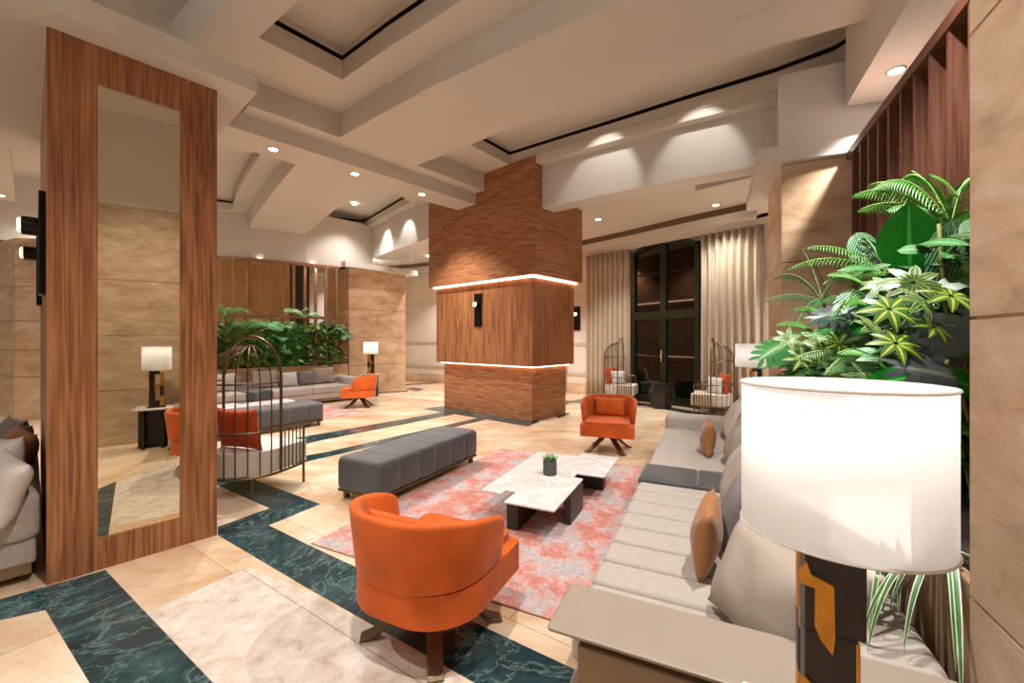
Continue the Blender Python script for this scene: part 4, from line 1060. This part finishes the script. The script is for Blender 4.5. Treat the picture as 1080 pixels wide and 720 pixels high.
plant('green_monstera', 'green split-leaf plant at the left end of the right planting above the far lamp', parts)
# variegated scheffleras
parts = [('stem', stemdat(RB(1.8, 1.45), P3(945, 330, 2.1), .008, 0), M['stem'])]
for i, (px, py, Y, r, mt) in enumerate(((938, 326, 1.74, .115, 'sche2'), (963, 298, 1.8, .12, 'sche'), (972, 320, 1.66, .105, 'sche'), (1003, 312, 1.6, .105, 'sche2'), (945, 362, 1.66, .10, 'sche2'), (920, 345, 1.8, .09, 'sche'), (985, 345, 1.62, .085, 'sche2'), (930, 300, 1.9, .09, 'sche'))):
    parts.append(('leaf_cluster', palmate(P3(px, py, Y), (random.uniform(-.5, .3), -.7, random.uniform(.5, 1.2)), r*.86, 8, .2, .45, i), M[mt]))
plant('variegated_umbrella_plant', 'yellow and green variegated umbrella plant in the middle right of the planting', parts)
parts = [('stem', stemdat(RB(2.9, 1.35), P3(875, 365, 2.7), .008, 0), M['stem'])]
for i in range(9):
    parts.append(('leaf_cluster', palmate(P3(835+i*11+random.uniform(-6, 6), 352+random.uniform(0, 48), 2.95-i*.1), (-.25, -.8, .55), .10, 7, .17, .3, i), M['sche2' if i % 2 else 'sche']))
plant('variegated_umbrella_plant', 'small variegated umbrella plant low at the left of the right planting', parts)
# dense dark leafy fill
for q, (a0, a1, lab) in enumerate(((1.05, 2.2, 'dense dark leafy shrub filling the near end of the right planting'), (2.2, 3.2, 'dense dark leafy shrub filling the middle of the right planting'), (3.2, 3.95, 'dense leafy shrub at the far end of the right planting'))):
    lay = {'bush': [], 'fernd': [], 'monsteral': []}
    for i in range(620):
        a = random.uniform(a0, a1); bb_ = random.uniform(1.22, 1.8); zt = 2.2-.28*(a-1.2) if a < 3.3 else 1.62-.5*(a-3.3)
        z = .8+(zt-.8)*random.random()**.8*(.75+.25*(bb_-1.2)/.6)
        an = random.uniform(0, 2*pi); key = random.choice(('bush', 'bush', 'fernd', 'monsteral'))
        lay[key].append(blade(AB(a, bb_, z), (math.cos(an), math.sin(an)-.3, random.uniform(-.5, .4)), (-.3, -.6, .9), random.uniform(.09, .2), random.uniform(.02, .05), 6, 4, .1, .3))
    st_ = [stemdat(AB(random.uniform(a0, a1), 1.5, .8), AB(random.uniform(a0, a1), 1.5, 1.6), .006, .02) for _ in range(7)]
    fr_ = []
    for i in range(16):
        c_ = AB(random.uniform(a0, a1), random.uniform(1.25, 1.5), random.uniform(1.05, 1.9-.2*(a0-1))); an = random.uniform(pi*.8, pi*1.7)
        fr_.append(frond(c_, c_+Vector((math.cos(an)*.34, math.sin(an)*.34, random.uniform(-.1, .15))), .07, .08, 22, .010, 1.1))
    plant('leafy_shrub', lab, [('foliage', join3(lay['bush']), M['bush']), ('foliage', join3(lay['fernd']), M['fernd']), ('foliage', join3(lay['monsteral']), M['monsteral']), ('fronds', join3(fr_), M['fern']), ('stems', join3(st_), M['stem'])])
# spider plant drooping by the wall
sb = AB(.55, 1.22, .79); parts = []
for i in range(26):
    an = random.uniform(math.radians(120), math.radians(235)); parts.append(leaf_strap(sb+Vector((random.uniform(-.03, .03), random.uniform(-.1, .25), 0)), (math.cos(an)*.9, math.sin(an)*.9, .55), random.uniform(.36, .6), .0085, 3.0, 14))
plant('spider_plant', 'spider plant with white-edged leaves drooping beside the right stone wall', [('foliage', join3(parts), M['spider'])])

# ---------------------------------------------------------------- plants, left planter
labs = ['feathery palm at the left end of the far planting beside the mirror column', 'pale feathery palm second from the left in the far planting', 'broad leaved plant left of centre in the far planting',
        'light green palm standing tallest in the centre of the far planting', 'round leaved plant right of centre in the far planting', 'upright strap leaved plant near the right end of the far planting', 'dark bushy plant at the right end of the far planting']
for i, (a, z, kind, mt) in enumerate(((2.55, 2.25, 'palm', 'palm'), (2.2, 1.95, 'palm', 'palm'), (1.75, 1.85, 'broad', 'monsteral'), (.85, 2.25, 'palm', 'palm'), (1.3, 1.9, 'broad', 'ribbed'), (.35, 2.0, 'strap', 'fern'), (.05, 1.9, 'broad', 'fernd'))):
    c = LS(a, 1.2, z-.22); b_ = LS(a, 1.25, .86); parts = [('stem', stemdat(b_, c, .015, .03), M['stem'])]; rnd = random.Random(i)
    if kind == 'palm':
        for q in range(9):
            an = 2*pi*q/9+rnd.uniform(-.3, .3); r = rnd.uniform(.38, .58); parts.append(('frond', frond(c, c+Vector((r*math.cos(an), r*math.sin(an), rnd.uniform(-.05, .25))), .14, .17, 20, .010, 1.1), M[mt]))
    elif kind == 'broad':
        for q in range(12):
            an = 2*pi*q/12+rnd.uniform(-.3, .3); r = rnd.uniform(.05, .25); p_ = c+Vector((r*math.cos(an), r*math.sin(an), rnd.uniform(-.3, .3)))
            parts.append(('leaf', blade(p_, (math.cos(an), math.sin(an), rnd.uniform(-.4, .3)), (.2, -.7, .9), rnd.uniform(.26, .42), rnd.uniform(.1, .16), 8, 6, .1, .3), M[mt]))
    else:
        for q in range(14):
            an = rnd.uniform(0, 2*pi); parts.append(('leaf', leaf_strap(c-Vector((0, 0, .4)), (math.cos(an)*.5, math.sin(an)*.5, 1), rnd.uniform(.6, .8), .035, 1.4, 8), M[mt]))
    plant({'palm': 'palm', 'broad': 'broad_leaf_plant', 'strap': 'strap_leaf_plant'}[kind], labs[i], parts, 'plants in the far left planter')
for q, (a0, a1, lab) in enumerate(((-.12, .9, 'dense dark shrub along the right half of the far planter'), (.9, 1.9, 'dense dark shrub along the middle of the far planter'), (1.9, 3.2, 'dense dark shrub at the left half of the far planter'))):
    parts = []; mats_ = []
    for i in range(420):
        p_ = LS(random.uniform(a0, a1), random.uniform(1.02, 1.4), random.uniform(.85, 1.9)); an = random.uniform(0, 2*pi)
        parts.append(blade(p_, (math.cos(an), math.sin(an), random.uniform(-.5, .5)), (.2, -.7, .9), random.uniform(.12, .24), random.uniform(.03, .06), 5, 4, .1, .3))
    p2 = []
    for i in range(60):
        p_ = LS(random.uniform(a0, a1), random.uniform(1.0, 1.25), random.uniform(.9, 1.85)); p2.append(palmate(p_, (.3, -.8, .6), .14, 6, .18, .3, i))
    plant('leafy_shrub', lab, [('foliage', join3(parts), M['fernd' if q != 1 else 'fern']), ('variegated_foliage', join3(p2), M['sche2' if q != 1 else 'monsteral'])], 'plants in the far left planter')

# ---------------------------------------------------------------- downlights
def downlight(p, energy, label, spot=110, r=.065, vis=True):
    e = empty('downlight', p, 0, label, 'downlight', 'recessed round ceiling downlights')
    mesh('trim_ring', *tube([(r*math.cos(2*pi*i/20), r*math.sin(2*pi*i/20), -.004) for i in range(20)], .009, 5, True), M['steel'], e)
    mesh('lens', *lathe([(r*.95, -.008), (r*.95, .0)], 20), M['down'], e)
    l = lamp_light('downlight_beam', 'SPOT', (0, 0, -.03), energy*2.6, (1, .972, .94), .05, spot, .7); l.parent = e; l.location = (0, 0, -.03)
    return e
DL = [((288, 157, LZ), 'downlight on the long beam nearest the mirror column'), ((374.5, 183, LZ), 'middle downlight of the long beam'), ((445, 204.5, LZ), 'downlight of the long beam nearest the central column'),
      ((374, 215, 4.97), 'downlight inside the tray recess left of the central column'), ((945, 74, 3.95), 'large near downlight above the slatted screen at upper right'),
      ((631, 231, 4.12), 'downlight in the aisle ceiling just right of the central column'), ((755, 216, 4.12), 'downlight in the aisle ceiling above the arched door'),
      ((-2, 205, PZ), 'downlight at the left edge of the picture')]
DL += [((274, 273, 3.448), 'small downlight above the left end of the far planting'), ((330, 278, 3.448), 'small downlight above the right end of the far planting')]
EN = [170, 170, 170, 70, 130, 120, 75, 90, 190, 190]
for ((px, py, z), lab), en in zip(DL, EN): downlight(W(px, py, z), en, lab, 110 if z != 3.448 else 130, .065 if z != 3.448 else .05)
# unseen downlights added to brighten the lobby, aisle and side rooms
for k, (x, y, z, en) in enumerate(((-.5, 1.2, UZ, 170), (1.75, 2.1, CZ, 170), (-3.6, 1.2, UZ, 150), (-8.2, 8.0, 4.49, 140), (-5.0, 13.6, 4.1, 160), (-.8, 12, 4.1, 120), (-2.6, 13.0, 4.1, 120), (-8.2, 11.4, 4.6, 320), (-12, 9, 4.6, 160), (-.1, 10.3, 4.1, 200), (5.3, 6.4, 3.84, 160))):
    downlight(Vector((x, y, z-.001)), en, 'added fill downlight, out of view', 150 if x < -7 else 110)
# cove lights washing the fascia
for (x, y, z, tx, ty) in ((1.25, 5.9, 4.95, 1.5, 6.78), (2.35, 5.2, 4.95, 2.7, 6.0), (-2.9, 9.9, 4.68, -2.6, 10.4), (-3.6, 10.9, 4.68, -3.4, 11.3)):
    d_ = Vector((tx, ty, 4.05))-Vector((x, y, z)); lamp_light('fascia_washer', 'SPOT', (x, y, z), 34, (1, .95, .9), .02, 62, .5, d_.to_track_quat('-Z', 'Y').to_euler())
for (x, y, z) in ((1.6, 8.3, 3.8),): pass
# light strips of the column really light the wood
# ---------------------------------------------------------------- world, camera
w = bpy.data.worlds.new('World'); sc.world = w; w.use_nodes = True
w.node_tree.nodes['Background'].inputs[0].default_value = (1.0, .97, .93, 1); w.node_tree.nodes['Background'].inputs[1].default_value = .9
cam = bpy.data.cameras.new('Camera'); co = bpy.data.objects.new('Camera', cam); col.objects.link(co)
co.location = (0, 0, H); co.rotation_euler = (pi/2, 0, 0); cam.sensor_width = 36; cam.lens = 36*F/1080; cam.shift_y = -2/1080; cam.clip_start = .02
sc.camera = co
sc.view_settings.view_transform = 'Standard'; sc.view_settings.look = 'None'; sc.view_settings.gamma = 1; sc.view_settings.use_curve_mapping = False
sc.view_settings.exposure = .25
